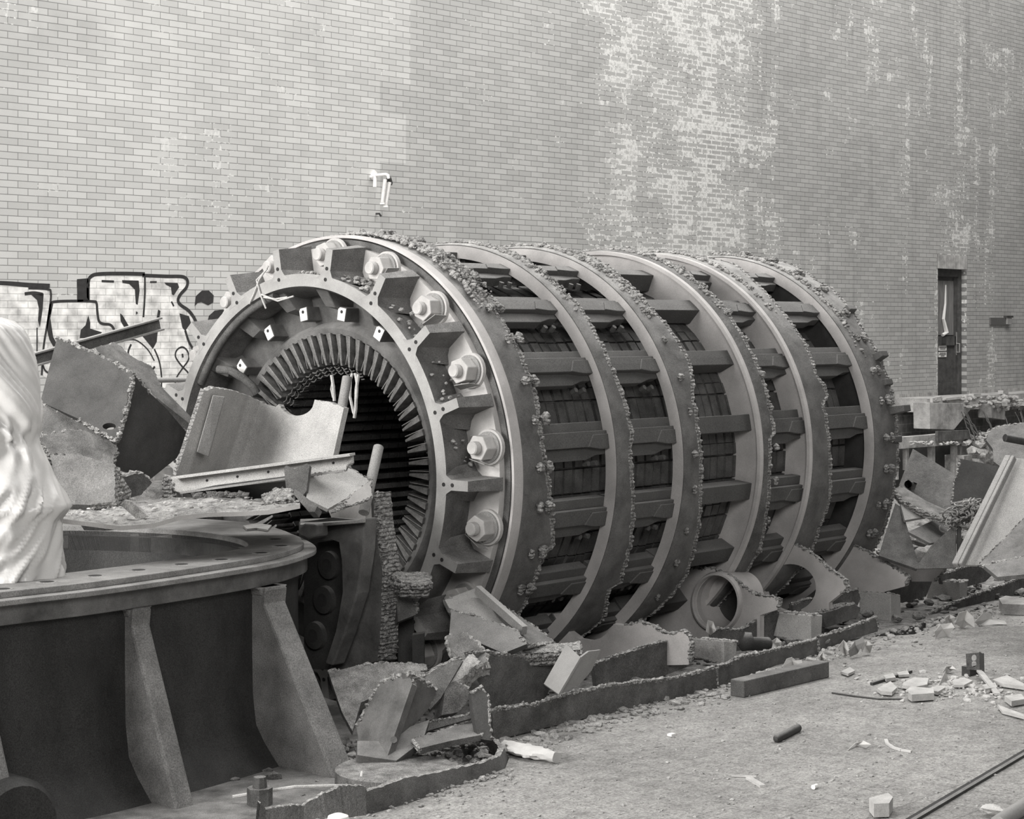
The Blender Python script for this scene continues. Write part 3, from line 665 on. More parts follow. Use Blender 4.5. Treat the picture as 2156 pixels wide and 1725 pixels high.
# --- key bars between the rings
S2, S3, S4, S5, S6 = .657, 1.138, 1.765, 2.19, 2.775
BARPH = [8.4 + 20 * k for k in range(18)]
def bar_part(kind, s0, s1):
    m = MB()
    def seg(r0, r1, a0, a1, cut=0.0):
        # outer face r1, underside r0; lower edge a0, upper edge a1; ends of the lower strip rise toward the rings
        def f(ss, aa, rr): return cy(ss, rr, aa)
        if not cut: sector(m, s0, s1, r0, r1, a0, a1, n=2); return
        out = [(s0, a0 + 1.2), (s0 + .06, a0 + 1.1), (s0 + .13, a0), (s1 - .13, a0), (s1 - .06, a0 + 1.1), (s1, a0 + 1.2), (s1, a1), (s0, a1)]
        m.prism(out, lambda x, y: cy(x, r0, y), lambda x, y: cy(x, r1, y))
    if kind == 'box':
        seg(.845, .93, -.6, 4.2)
    else:
        seg(.875, .925, 2.2, 4.8); seg(.87, .945, -1.9, 2.2); seg(.88, .922, -5.2, -1.9, cut=1)
        # raised shoe near the far ring
        m.prism([(s1 - .14, -1.9), (s1 - .06, -2.6), (s1, -2.6), (s1, 1.2), (s1 - .10, 1.2)], lambda x, y: cy(x, .92, y), lambda x, y: cy(x, .951, y))
    return part(m, 'key_bar', 'bar_steel', bevel=.004)
for kind, s0, s1 in (('step', .03, S2), ('step', S2 + .03, S3), ('box', S3 + .03, S4), ('step', S4 + .03, S5), ('step', S5 + .03, S6)):
    b = bar_part(kind, s0, s1)
    if kind == 'step' and s0 < 1:
        for ds in (.10, .045):
            m = MB(); p = cy(s1 - ds, .885, -6.4); m.tube([p, p + Vector((0, -.04, 0))], .018, 6); part(m, 'bar_bolt', 'bar_steel', b)
    b.rotation_euler = (-math.radians(BARPH[0]), 0, 0)
    for ph in BARPH[1:]: turned(b, ph)

# --- ring frames with the torn strips of shell left on them
def cylhit(u, v, r):
    d = ray(u, v); r = r * R; oy, oz = CAM.y - AY, CAM.z - AZ
    a = d.y * d.y + d.z * d.z; b = 2 * (oy * d.y + oz * d.z); c = oy * oy + oz * oz - r * r; D = b * b - 4 * a * c
    if D < 0: D = 0
    t = (-b - math.sqrt(D)) / (2 * a); p = CAM + d * t
    return (math.degrees(math.atan2(p.z - AZ, -(p.y - AY))), (p.x - AX) / R)
def c3(x, y): return (880 + x / 3.477, 470 + y / 3.477)
def c4(x, y): return (1300 + x / 3.477, 480 + y / 3.477)
def c5(x, y): return (820 + x / 3.477, 900 + y / 3.477)
def c6(x, y): return (1350 + x / 2.675, 900 + y / 2.675)
EDG = {
 1: (.03, [c3(*p) for p in ((20, 130), (200, 240), (400, 340), (430, 420), (500, 540), (620, 700), (700, 830), (760, 960), (860, 1200), (900, 1450), (930, 1700))] + [c5(*p) for p in ((1150, 220), (1190, 500), (1210, 860), (1150, 930), (1090, 1080), (1000, 1310))]),
 2: (S2, [c3(*p) for p in ((750, 260), (900, 370), (1050, 500), (1200, 640), (1290, 800), (1430, 1100), (1520, 1340), (1550, 1700))] + [c5(*p) for p in ((1770, 50), (1770, 350), (1760, 850), (1720, 1000), (1690, 1130), (1600, 1180), (1560, 1400))]),
 3: (S3, [c3(*p) for p in ((1280, 260), (1500, 420), (1680, 600), (1850, 800), (1990, 1030), (2010, 1300), (2060, 1600))] + [c6(*p) for p in ((320, 60), (330, 330), (330, 500), (300, 650), (250, 830))]),
 4: (S4, [c4(*p) for p in ((450, 290), (590, 420), (720, 520), (850, 700), (960, 880), (1050, 1080), (1110, 1310))] + [c6(*p) for p in ((745, 20), (722, 60), (722, 200), (705, 450), (660, 700))]),
 5: (S5, [c4(*p) for p in ((870, 280), (960, 370), (1110, 510), (1250, 680), (1380, 870), (1450, 1070), (1500, 1150), (1530, 1210), (1500, 1300), (1530, 1450), (1550, 1700))] + [c6(*p) for p in ((1062, 230), (1055, 420), (1000, 560), (960, 680))]),
 6: (S6, [c4(*p) for p in ((1250, 270), (1450, 390), (1560, 450), (1700, 600), (1810, 780), (1910, 950), (1990, 1150), (2030, 1400), (2050, 1700))] + [c6(*p) for p in ((1440, 150), (1425, 300), (1385, 500), (1310, 680))]),
}
rings = {}
for i, (sr, E) in EDG.items():
    ro = .985 if i > 1 else 1.0
    prof = sorted(cylhit(u, v, ro + .004) for u, v in E)
    prof = [(a, min(max(s, sr + .035), sr + (.30 if i == 1 else .26))) for a, s in prof]
    lo, hi = prof[0], prof[-1]
    mean = sum(s for a, s in prof) / len(prof)
    def edge_s(a, prof=prof, mean=mean, i=i):
        if a > 180: a -= 360
        if a <= prof[0][0]: t = min(1, (prof[0][0] - a) / 15); return prof[0][1] * (1 - t) + t * (mean - .02 + .03 * noise.noise(Vector((a * .05, i, 0))))
        if a >= prof[-1][0]: t = min(1, (a - prof[-1][0]) / 10); return prof[-1][1] * (1 - t) + t * (mean + .05 * noise.noise(Vector((a * .05, i, 0))))
        for (a0, s0), (a1, s1) in zip(prof, prof[1:]):
            if a0 <= a <= a1: return s0 + (s1 - s0) * (a - a0) / max(1e-6, a1 - a0)
    N = 720; rows = []; mi = []
    ramp = 0 if i == 1 else .012
    for k in range(N):
        a = 360 * k / N; se = edge_s(a); j = .006 * noise.noise(Vector((a * .35, i * 9, 1))) + .0035 * noise.noise(Vector((a * 1.7, i * 9, 5))) + random.uniform(-.0016, .0016)
        lift = .004 * noise.noise(Vector((a * .25, i * 5, 8)))
        se2 = se + j; t0 = .034
        rows.append([cy(sr + .0, ro, a), cy(sr + .010, ro + ramp * .6, a), cy((sr + se2) / 2, ro + ramp, a), cy(se2 - .022 - .010 * noise.noise(Vector((a * .6, i, 2))), ro + ramp + lift, a), cy(se2, ro + ramp + lift - .002 + random.uniform(-.002, .002), a), cy(se2 + random.uniform(-.002, .001), ro + ramp - .012 + lift, a), cy(se2 - .003, ro + ramp - .026 + lift, a), cy(sr + .01, ro - .02, a)])
    m = MB(); nc = 8; vs = [p for r_ in rows for p in r_]; fs = []; mi = []
    for k in range(N):
        j = (k + 1) % N
        for q in range(nc):
            fs.append((k * nc + q, k * nc + (q + 1) % nc, j * nc + (q + 1) % nc, j * nc + q)); mi.append(1 if q in (3, 4, 5) else 0)
    m.add(vs, fs, mi)
    ring_pts = [Vector(r_[4]) for r_ in rows]; ring_pts.append(ring_pts[0])
    m.tube(ring_pts, [random.choice((.003, .005, .008, .012, .016)) for _ in ring_pts], 6, 1, cap=False)
    o = part(m, 'torn_shell_strip', ['shell_steel' if i != 4 else 'mid_steel', 'cut_metal'], smooth=40); rings[i] = (sr, edge_s, ro)
    m = MB()
    if i == 1: continue
    ri = .80 if i in (4, 5) else .924
    arc(m, [(sr, ri), (sr, .981), (sr + .025, .981), (sr + .025, ri)], n=200)
    if i in (4, 5):       # these two are doubled up with a stepped face
        arc(m, [(sr - .025, .968), (sr - .025, .985), (sr + .0, .987), (sr + .0, .966)], n=200)
    part(m, 'ring_frame', 'ring_steel', smooth=35)
m = MB(); arc(m, [(.03, .78), (.03, .99), (.055, .99), (.055, .78)], n=180); part(m, 'ring_frame', 'dark_steel', smooth=35)
m = MB(); arc(m, [(2.80, .70), (2.80, .95), (2.83, .95), (2.83, .70)], n=144); part(m, 'rear_plate', 'dark_steel', smooth=35)

# torn bolt stubs in pairs on the shell strips
stub_src = []
for v_ in range(4):
    m = MB()
    for q in range(5):
        lump(m, Vector((random.uniform(-.02, .02), random.uniform(-.03, .0), random.uniform(-.02, .02))), random.uniform(.02, .034), seed=q + v_ * 7, flat=1, n=2)
    stub_src.append(m)
def stub(i, ds, ph, v_, sc=1.0):
    sr, es, ro = rings[i]; ps = cy(sr + ds, ro + .012, ph)
    mm = MB(); src = stub_src[v_]; a = math.radians(ph)
    for f in [0]:
        vs = []
        for p in src.v:
            x, y, z = p[0] * sc, p[1] * sc, p[2] * sc
            vs.append(ps + Vector((x, y * math.cos(a) + z * math.sin(a), -y * math.sin(a) + z * math.cos(a))))
        mm.add(vs, src.f)
    return part(mm, 'torn_bolt', 'cut_metal', smooth=70)
for i, dsl in ((1, (.085, .145)), (6, (.085, .14)), (3, (.06,)), (2, ()), (4, (.085,)), (5, ())):
    for ph in [8.4 + 20 * k for k in range(-3, 5)]:
        for off in (5.2, -5.6):
            for j, d in enumerate(dsl): stub(i, d, ph + off, (int(ph) + j + (off > 0)) % 4, (.75, .95)[j % 2] if i in (1, 6) else .65)
# slag and rubble on top of the machine
m = MB()
for i, cnt, lo, hi, w_ in ((1, 2200, 40, 112, .17), (2, 500, 40, 105, .08), (3, 600, 38, 105, .10), (4, 350, 40, 100, .07), (5, 300, 40, 100, .07), (6, 400, 25, 100, .07)):
    sr, es, ro = rings[i]
    for _ in range(cnt):
        ph = random.triangular(lo, hi, 78); d = random.uniform(.02, w_); lump(m, cy(sr + .01 + d, ro + .014, ph), random.choice((.006, .008, .010, .012, .022)) * random.uniform(.6, 1.2), seed=_ + i)
o = part(m, 'slag_crust', 'rubble'); o['kind'] = 'stuff'; o['label'] = 'crust of slag and rubble on the tops of the ring frames'
# protruding bracket ends on the far side
for ph in (48.4 - 10, 28.4 - 10, 8.4 - 2):
    pass
for (u0, v0, u1, v1) in ((1808, 682, 1836, 690), (1862, 800, 1892, 800), (1740, 598, 1750, 604), (1840, 735, 1850, 745), (1882, 870, 1890, 880)):
    pass
for ph, ln in ((27, .10), (10.5, .16), (44, .07), (19, .05), (2, .05)):
    m = MB(); m.hexa([cy(s, r, a) for s in (2.93, 3.0) for r, a in ((.97, ph - 1.3), (.97, ph + 1.3), (.985 + ln * .6, ph + .9), (.985 + ln * .6, ph - .9))])
    part(m, 'rear_lug', 'bar_steel', bevel=.006)
# ================================================================== TURBINE HOOD (left foreground)
HT = 1.0
hood = thing('turbine_hood', (6.2, 8.2, 0), 'large dark cast hood with a bolted top flange, bottom left', 'casing')
def rrect(x0, x1, y0, y1, pts_corner):
    return None
outer = [(3.6, 7.44), (5.09, 7.42), (5.64, 7.39), (6.39, 7.46), (6.87, 7.55), (7.21, 7.70), (7.44, 7.87), (7.66, 8.17), (7.90, 8.62), (8.0, 9.1), (7.9, 9.6), (7.66, 10.05), (7.3, 10.5), (6.8, 10.8), (3.6, 10.9)]
inner = [(3.6, 7.82), (5.75, 7.83), (6.3, 7.86), (6.63, 7.89), (6.98, 7.98), (7.16, 8.12), (7.32, 8.42), (7.39, 8.80), (7.31, 9.26), (7.07, 9.70), (6.6, 10.1), (6.2, 10.3), (3.6, 10.4)]
def smooth_path(P, k=4):
    out = []
    for i in range(len(P) - 1):
        p0, p1, p2, p3 = P[max(i - 1, 0)], P[i], P[i + 1], P[min(i + 2, len(P) - 1)]
        for q in range(k):
            t = q / k
            out.append(tuple(.5 * (2 * p1[d] + (-p0[d] + p2[d]) * t + (2 * p0[d] - 5 * p1[d] + 4 * p2[d] - p3[d]) * t * t + (-p0[d] + 3 * p1[d] - 3 * p2[d] + p3[d]) * t ** 3) for d in (0, 1)))
    out.append(tuple(P[-1])); return out
def inset(P, d):
    out = []
    for i, p in enumerate(P):
        a, b = P[max(i - 1, 0)], P[min(i + 1, len(P) - 1)]; L = math.hypot(b[0] - a[0], b[1] - a[1]); out.append((p[0] - (b[1] - a[1]) / L * d, p[1] + (b[0] - a[0]) / L * d))
    return out
SOu, SIn = smooth_path(outer), smooth_path(inner)
m = MB()
low = inset(SOu, .006)
band = lambda path, z0, z1, th, mb: mb.prism(path + inset(path, th)[::-1], lambda x, y: Vector((x, y, z0)), lambda x, y: Vector((x, y, z1)))
def ring_between(A, B, z0, z1, mb): mb.prism(A + B[::-1], lambda x, y: Vector((x, y, z0)), lambda x, y: Vector((x, y, z1)))
ring_between(inset(SOu, .07), SIn, HT - .03, HT, m)                     # machined raised face
ring_between(SOu, SIn, HT - .055, HT - .03, m)                          # lip
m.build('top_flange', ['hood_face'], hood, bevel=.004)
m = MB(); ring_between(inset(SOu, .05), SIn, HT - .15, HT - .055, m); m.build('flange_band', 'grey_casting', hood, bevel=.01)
# bolt holes, dark sockets with a pale ring
hp = [(6, 1241), (99, 1226), (200, 1213), (292, 1201), (382, 1189), (466, 1179), (550, 1165), (592, 1150), (580, 1136)]
for i, (u, v) in enumerate(hp):
    p = PZ(u, v, HT); m = MB(); m.tube([p + Vector((0, 0, .0008)), p + Vector((0, 0, .0015))], .034, 18)
    o = m.build('bolt_hole', 'ink', hood); m = MB()
    ringv = [[p + Vector((math.cos(a) * r, math.sin(a) * r, z)) for a in [2 * math.pi * k / 18 for k in range(18)]] for r, z in ((.034, .002), (.044, .003), (.050, .0))]
    m.grid(ringv, closed=True); m.build('hole_rim', 'hood_face', o)
# shell: outside wall flaring to the foot, inside wall
m = MB(); P1 = inset(SOu, .10); rows = []
def flare(P, d):
    return inset(P, -d)
for z, d in ((HT - .15, 0), (HT - .2, .0), (.6, .0), (.3, .005), (.14, .03), (.06, .09), (-.05, .2)):
    Q = flare(P1, d); rows.append([Vector((x, y, z)) for x, y in Q])
m.grid(rows); rows = [[Vector((x, y, z)) for x, y in SIn] for z in (HT - .03, .1, -.05)]
rows[1] = [Vector((x, y, .1)) for x, y in SIn]; m.grid(rows)
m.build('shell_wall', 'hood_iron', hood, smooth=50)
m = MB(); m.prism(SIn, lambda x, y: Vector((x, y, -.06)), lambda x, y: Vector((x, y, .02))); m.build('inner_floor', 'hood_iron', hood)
# slanting ribs
def rib(x0, x1, yt, yb, zb=0.0, yw=7.62, zt=HT - .15, name='rib'):
    m = MB()
    prof = [(yw + .15, zt), (yt - .01, zt), (yt, zt - .08), (yb, zb), (yb, zb - .08), (yw + .15, zb - .08)]
    m.prism(prof, lambda y, z: Vector((x0, y, z)), lambda y, z: Vector((x1, y, z)))
    # fillet where it meets the flange
    m.prism([(x0 - .035, 0), (x0 - .012, -.015), (x0, -.05), (x1, -.05), (x1 + .012, -.015), (x1 + .035, 0)], lambda x, z: Vector((x, yt + .01, zt + z)), lambda x, z: Vector((x, yw + .1, zt + z)))
    return m.build(name, 'hood_rib', hood, bevel=.02)
a = PY(332, 1300, 7.5); b = PZ(372, 1725, 0.0)
rib(5.84, 5.95, 7.45, 7.10, yw=7.52, zb=-.1)
rib(6.75, 6.90, 7.53, 6.98, yw=7.6, zb=-.1)
rib(4.9, 5.01, 7.45, 7.10, yw=7.52, zb=-.1)
m = MB(); c = Vector((5.0, 7.1, .0)); m.tube([c + Vector((0, .5, 0)), c + Vector((0, .1, 0)), c + Vector((0, .06, 0))], [.24, .23, .2], 28); m.build('round_boss', 'hood_iron', hood, smooth=50)
# foot plate of the hood
m = MB(); m.prism([(3.6, 6.62), (6.9, 6.62), (7.3, 6.9), (7.9, 7.6), (8.3, 9), (3.6, 9)], lambda x, y: Vector((x, y, -.4)), lambda x, y: Vector((x, y, -.05)))
m.build('foot', 'rust_dark', hood)
m = MB(); p = PZ(547, 1672, 0.0); m.tube([p + Vector((0, 0, -.05)), p + Vector((0, 0, .03)), p + Vector((0, 0, .03)), p + Vector((0, 0, .08))], [.06, .06, .035, .03], 8)
m.build('foot_bolt', 'rust_dark', hood)
m = MB(); m.tube([PD(490, 1678, 9.2), PD(550, 1668, 9.2), PD(620, 1657, 9.2), PD(700, 1655, 9.25), PD(745, 1655, 9.3), PD(760, 1640, 9.3), PD(762, 1626, 9.35)], .008, 6)
tag(m.build('thin_cable', 'twine'), 'thin pale cable lying along the foot of the dark cast hood', 'cable')

# white sheeting bundle
def dense_rows(rows): return rows
rt = [(668, 2), (676, 28), (690, 48), (712, 60), (745, 70), (785, 80), (830, 86), (870, 88), (900, 84), (920, 79), (935, 82), (970, 98), (1010, 118), (1050, 137), (1068, 145), (1078, 138), (1095, 128), (1140, 130), (1200, 134), (1290, 138), (1380, 138)]
rt2 = []
for (a_, b_), (c2_, d2_) in zip(rt, rt[1:]):
    n2 = max(1, int((c2_ - a_) / 7)); rt2 += [(a_ + (c2_ - a_) * q / n2, b_ + (d2_ - b_) * q / n2) for q in range(n2)]
m = MB(); rows = []
for (v, ur) in rt2:
    base = PD(-60, v, 9.35); hw = (PD(ur, v, 9.35) - base).length; row = []
    for k in range(192):
        a = 2 * math.pi * k / 192; cx = math.cos(a); zz = v * .006; aa = (a if a < math.pi else a - 2 * math.pi)
        sg_ = 1 if v < 925 else -.7
        ac = abs(aa) * 1.0; across = ac * 1.5 + zz * sg_ * 1.6; along = ac * .5 - zz * sg_ * .5
        r1 = 1 - abs(noise.noise(Vector((across * 1.3, along * .8, 3 if v < 925 else 9)))) * 2.4
        r2 = 1 - abs(noise.noise(Vector((across * 3.1 + 4, along * 1.5 + zz, 1)))) * 2.4
        kn = math.exp(-((v - 925) / 40) ** 2)
        f = 1 + .13 * (r1 - .6) + .075 * (r2 - .6) + kn * .06 * math.sin(a * 22)
        w_ = max(0, cx) ** 10; f = f * (1 - w_) + (1 + .03 * (r2 - .6)) * w_
        row.append(base + RT * (hw * cx * f) + FW * (hw * .7 * math.sin(a) * f))
    rows.append(row)
m.grid(dense_rows(rows), closed=True); m.add(rows[0], [tuple(range(192))])
o = m.build('plastic_sheeting', 'tarp', smooth=80)
tag(o, 'white plastic sheeting wrapped and knotted round a tall bundle at the left edge', 'sheeting')

# ================================================================== SCRAP BEHIND THE HOOD
def scrap(name, px, pl, th, label, cat='scrap metal', mats=('mid_steel', 'cut_metal'), group=None, **kw):
    o = plate(name, px, pl, th, mats=mats, **kw); return tag(o, label, cat, group)
J = 1
# crumpled box of two welded plates
box = thing('scrap_box', PD(190, 1010, 12.0), 'torn box of welded dark plates tilted beside the white sheeting', 'scrap metal')
plate('front_plate', [(120, 712, J), (200, 742, J), (278, 785, J), (262, 868, J), (243, 925, J), (165, 882, 0), (85, 846, 0)], pl3((120, 712, 12.0), (278, 785, 11.7), (85, 846, 11.75)), .05, ('dark_steel', 'cut_metal'), .012, parent=box, holes=[{'c': (230, 898), 'r': (14, 7)}])
plate('lower_plate', [(85, 848, J), (165, 886, J), (243, 928, J), (225, 950, J), (170, 915, J), (110, 935, J), (84, 905, 0)], pl3((85, 848, 11.74), (243, 928, 11.6), (110, 935, 11.5)), .04, ('mid_steel', 'cut_metal'), .01, parent=box)
plate('side_plate', [(280, 786, J), (318, 830, 0), (350, 860, 0), (388, 905, J), (396, 922, 0), (372, 965, 0), (316, 1010, 0), (244, 985, 0), (246, 928, J)], pl3((280, 786, 11.8), (388, 905, 12.2), (244, 985, 11.7)), .05, ('dark_steel', 'cut_metal'), .015, parent=box)
scrap('scrap_slab', [(200, 732, J), (240, 720, J), (280, 752, J), (318, 770, J), (340, 815, 0), (404, 880, 0), (400, 893, 0), (330, 838, J), (285, 800, J), (222, 760, J)], pl3((200, 732, 12.4), (318, 770, 12.7), (404, 880, 12.5)), .14, 'rough scaly slab leaning behind the torn dark box', mats=('rust_dark', 'rubble'), amp=.02)
scrap('scrap_slab', [(100, 915, J), (150, 905, J), (205, 915, J), (245, 940, J), (240, 985, J), (205, 975, J), (150, 960, J), (105, 955, J), (78, 925, J)], pl3((100, 915, 11.4), (245, 940, 11.5), (105, 955, 11.3)), .10, 'ragged dark fragment wedged under the torn box', mats=('rust_dark', 'cut_metal'), amp=.022)
scrap('casting_chunk', [(105, 958, J), (150, 955, J), (180, 962, J), (242, 978, J), (243, 1058, J), (185, 1063, 0), (140, 1062, 0), (118, 1010, 0)], pl3((105, 958, 10.9), (242, 978, 10.8), (118, 1010, 10.8)), .30, 'pitted grey casting chunk with a crumbly top next to the white sheeting', mats=('raw_casting', 'cut_metal'), amp=.014)
scrap('casting_chunk', [(245, 1003, J), (300, 997, J), (320, 1016, J), (298, 1042, 0), (246, 1056, 0)], pl3((245, 1003, 11.1), (300, 997, 11.2), (246, 1056, 11.1)), .15, 'small dark casting chunk right of the pitted grey chunk', mats=('rust_dark', 'cut_metal'), amp=.01)
# channel beam in front of the graffiti
t = thing('steel_channel', PD(205, 740, 12.6), 'straight steel channel propped up across the graffiti', 'beam')
A, B = PD(60, 760, 12.3), PD(336, 682, 13.0); d = (B - A).normalized(); up = Vector((0, 0, 1)); nn = d.cross(up).normalized(); up = nn.cross(d)
m = MB(); m.bar(A, B, .008, .075, up); m.build('web', 'mid_steel', t)
for sg_ in (1, -1):
    m = MB(); m.bar(A + up * .038 * sg_ + nn * .02, B + up * .038 * sg_ + nn * .02, .05, .010, up); m.build('beam_flange', 'light_steel', t)
m = MB(); lump(m, PD(315, 1000, 12.9) + Vector((0, 0, -.45)), .62, 3, .9, 3); lump(m, PD(200, 1010, 13.2) + Vector((0, 0, -.5)), .6, 5, .9, 3)
o = m.build('rubble_heap', 'rubble_dark'); tag(o, 'dark heap of rubble under the scrap behind the hood', 'rubble', kind='stuff')

# curved shield with a bar welded on and a half-round notch
sh = thing('curved_shield', PD(560, 1000, 11.6), 'bent shield plate with a half round notch before the bore', 'shield plate')
colp = [(430, 824, 368, 1008, 11.40), (450, 817, 395, 1010, 11.46), (475, 820, 420, 1010, 11.60), (500, 826, 445, 1010, 11.78), (525, 834, 470, 1010, 11.92), (548, 846, 495, 1010, 11.98), (560, 853, 510, 1010, 11.96), (580, 857, 535, 1010, 11.88), (588, 850, 545, 1010, 11.84), (660, 842, 610, 1010, 11.62), (690, 846, 655, 1010, 11.50), (724, 858, 695, 990, 11.36)]
def lerp5(u):
    for p, q in zip(colp, colp[1:]):
        if p[0] <= u <= q[0]:
            t = (u - p[0]) / (q[0] - p[0]); return [p[i] * (1 - t) + q[i] * t for i in range(5)]
m = MB(); rowsF = []; N = 110; cols = []
for k in range(N + 1):
    u = 430 + (724 - 430) * k / N; c = lerp5(u); vt = c[1] + 2.2 * noise.noise(Vector((u * .12, 0, 0))) + random.uniform(-1, 1)
    if 588 <= u <= 661: vt = 850 + math.sqrt(max(0, 37 ** 2 - (u - 624.5) ** 2)) * .85 - 6
    T = PD(u, vt, c[4]); Bm = PD(c[2], c[3], c[4] + .05); cols.append([T.lerp(Bm, t / 8) for t in range(9)])
def offs(cols, d):
    out = []
    for i, c in enumerate(cols):
        a, b = cols[max(i - 1, 0)], cols[min(i + 1, len(cols) - 1)]; o = []
        for j in range(len(c)):
            n = (b[j] - a[j]).cross(c[-1] - c[0]).normalized()
            if n.dot(FW) < 0: n = -n
            o.append(c[j] + n * d)
        out.append(o)
    return out
back = offs(cols, .035)
m.grid(cols, 0); m.grid(back, 0)
m.grid([[c[0] for c in cols], [b[0] for b in back]], 1); m.grid([[c[-1] for c in cols], [b[-1] for b in back]], 0)
m.grid([cols[0], back[0]], 1); m.grid([cols[-1], back[-1]], 0)
m.build('shield_skin', ['pale_plate', 'cut_metal'], sh, smooth=50)
m = MB(); q0 = [(448, 832, 11.36), (474, 836, 11.40), (440, 962, 11.46), (414, 952, 11.42)]
F = [PD(*q) for q in q0]; Bk = [PD(q[0], q[1], q[2] + .16) for q in q0]; m.hexa(F + Bk); m.build('welded_bar', 'light_steel', sh, bevel=.006)
# pipes in front of the bore
for i, (a, b, r, lb) in enumerate((((731, 795, 11.9), (694, 1010, 11.6), .030, 'pale round pole leaning behind the right edge of the shield'), ((797, 942, 11.4), (766, 1080, 11.1), .031, 'short dusty round pole standing right of the bent trough'))):
    m = MB(); m.tube([PD(*a), PD(*b)], r, 16); tag(m.build('pole', 'light_steel', smooth=50), lb, 'pole')
# angle beam lying across
ab = thing('angle_beam', PD(560, 1040, 11.0), 'pale angle beam with rivet holes lying across the shield foot', 'beam')
pb = pl3((365, 1020, 11.15), (742, 962, 10.9), (380, 1040, 11.12))
plate('beam_web', [(362, 1012, J), (372, 1006), (742, 958), (743, 972, J), (728, 990, J), (600, 1012), (382, 1038), (368, 1034, J)], pb, .02, ('pale_plate', 'cut_metal'), .012, parent=ab)
A, B = PD(368, 1006, 11.12), PD(742, 957, 10.88); m = MB(); m.bar(A, B, .10, .014); m.build('beam_flange', 'pale_plate', ab)
A, B = PD(380, 1038, 11.08), PD(726, 991, 10.86); m = MB(); m.bar(A, B, .012, .012); m.build('weld_line', 'light_steel', ab)
for u, v in ((436, 1012), (500, 1004), (565, 994), (702, 975)):
    p = PP(u, v, pb); m = MB(); m.tube([p, p - FW * .003], .008, 8); m.build('rivet_hole', 'ink', ab)
plate('cross_stiffener', [(603, 980), (620, 988), (646, 976), (652, 980), (645, 1035), (636, 1045), (602, 1028), (598, 985)], pl3((603, 980, 10.86), (652, 980, 10.82), (602, 1028, 10.8)), .03, ('mid_steel', 'cut_metal'), parent=ab)
plate('lower_web', [(382, 1038), (600, 1010), (600, 1042), (520, 1056), (450, 1050)], pl3((382, 1038, 11.12), (600, 1010, 10.96), (450, 1050, 11.2)), .02, ('dark_steel', 'cut_metal'), parent=ab)
scrap('casting_chunk', [(344, 1005, J), (360, 1008, J), (366, 1050, J), (345, 1052, J)], pl3((344, 1005, 11.2), (360, 1008, 11.2), (345, 1052, 11.2)), .12, 'small ridged stump at the left end of the angle beam', mats=('cut_metal', 'cut_metal'))
# bent trough
tr = thing('bent_trough', PD(710, 1050, 10.9), 'folded trough plate hanging under the right end of the angle beam', 'scrap metal')
plate('trough_side', [(650, 1000), (735, 984, J), (783, 1012, J), (745, 1040), (690, 1072, 0), (645, 1050)], pl3((650, 1000, 10.95), (783, 1012, 11.1), (690, 1072, 10.7)), .02, ('pale_plate', 'cut_metal'), parent=tr)
plate('trough_end', [(783, 1010, J), (782, 1048, J), (700, 1078, J), (742, 1040)], pl3((783, 1010, 11.0), (782, 1048, 10.9), (700, 1078, 10.65)), .02, ('pale_casting', 'cut_metal'), parent=tr)
scrap('ridged_stump', [(552, 1046, J), (580, 1028, J), (612, 1028, J), (616, 1050, J), (560, 1058, J)], pl3((552, 1046, 10.6), (612, 1028, 10.6), (560, 1058, 10.55)), .08, 'ridged torch-cut stump on the far edge of the flat sheet', mats=('cut_metal', 'cut_metal'))
scrap('steel_bar', [(612, 1034), (622, 1030), (668, 1066), (662, 1078), (650, 1078)], pl3((612, 1034, 10.6), (668, 1066, 10.4), (650, 1078, 10.4)), .05, 'short square bar pointing down from the ridged stump', mats=('mid_steel', 'cut_metal'))
# flat scaly sheet on the hood
fs_ = thing('scaly_sheet', PD(370, 1085, 10.3), 'flat scaly sheet lying across the hood opening', 'sheet metal')
m = MB(); nearp = [(122, 1092), (190, 1100), (252, 1108), (322, 1103), (380, 1086), (440, 1080), (510, 1078), (565, 1075), (632, 1062)]
farp = [(150, 1072), (200, 1064), (270, 1054), (330, 1050), (390, 1048), (450, 1046), (510, 1048), (570, 1052), (630, 1056)]
rows = []
NP = [PD(u, v, 9.75 + (u - 122) / 510 * .45) for u, v in nearp]; FP_ = [PD(u, v, 11.1 + (u - 150) / 480 * .15) for u, v in farp]
def dens(P, k=6): return [P[i].lerp(P[i + 1], q / k) for i in range(len(P) - 1) for q in range(k)] + [P[-1]]
NP, FP_ = dens(NP), dens(FP_)
for j in range(41):
    rows.append([a.lerp(b, j / 40) + Vector((0, 0, (.020 * noise.noise(a.lerp(b, j / 40) * 14) + .012 * noise.noise(a.lerp(b, j / 40) * 50)) if j > 0 else 0)) for a, b in zip(NP, FP_)])
m.grid(rows, 0); lowr = [[p + Vector((0, 0, -.022)) for p in r_] for r_ in (rows[0], rows[-1])]
m.grid([rows[0], lowr[0]], 1); m.grid(lowr, 1); m.grid([rows[-1], lowr[1]], 1)
m.grid([[r_[0] for r_ in rows], [r_[0] + Vector((0, 0, -.022)) for r_ in rows]], 1); m.grid([[r_[-1] for r_ in rows], [r_[-1] + Vector((0, 0, -.022)) for r_ in rows]], 1)
m.build('sheet', ['rubble', 'pale_casting'], fs_)
m = MB()
for k in range(90):
    t_, j_ = random.random(), random.random(); i_ = int(t_ * (len(NP) - 1)); p = NP[i_].lerp(FP_[i_], j_); lump(m, p + Vector((0, 0, .012)), random.uniform(.006, .016), k, .5)
m.build('crumbs', 'pale_chip', fs_)['kind'] = 'stuff'
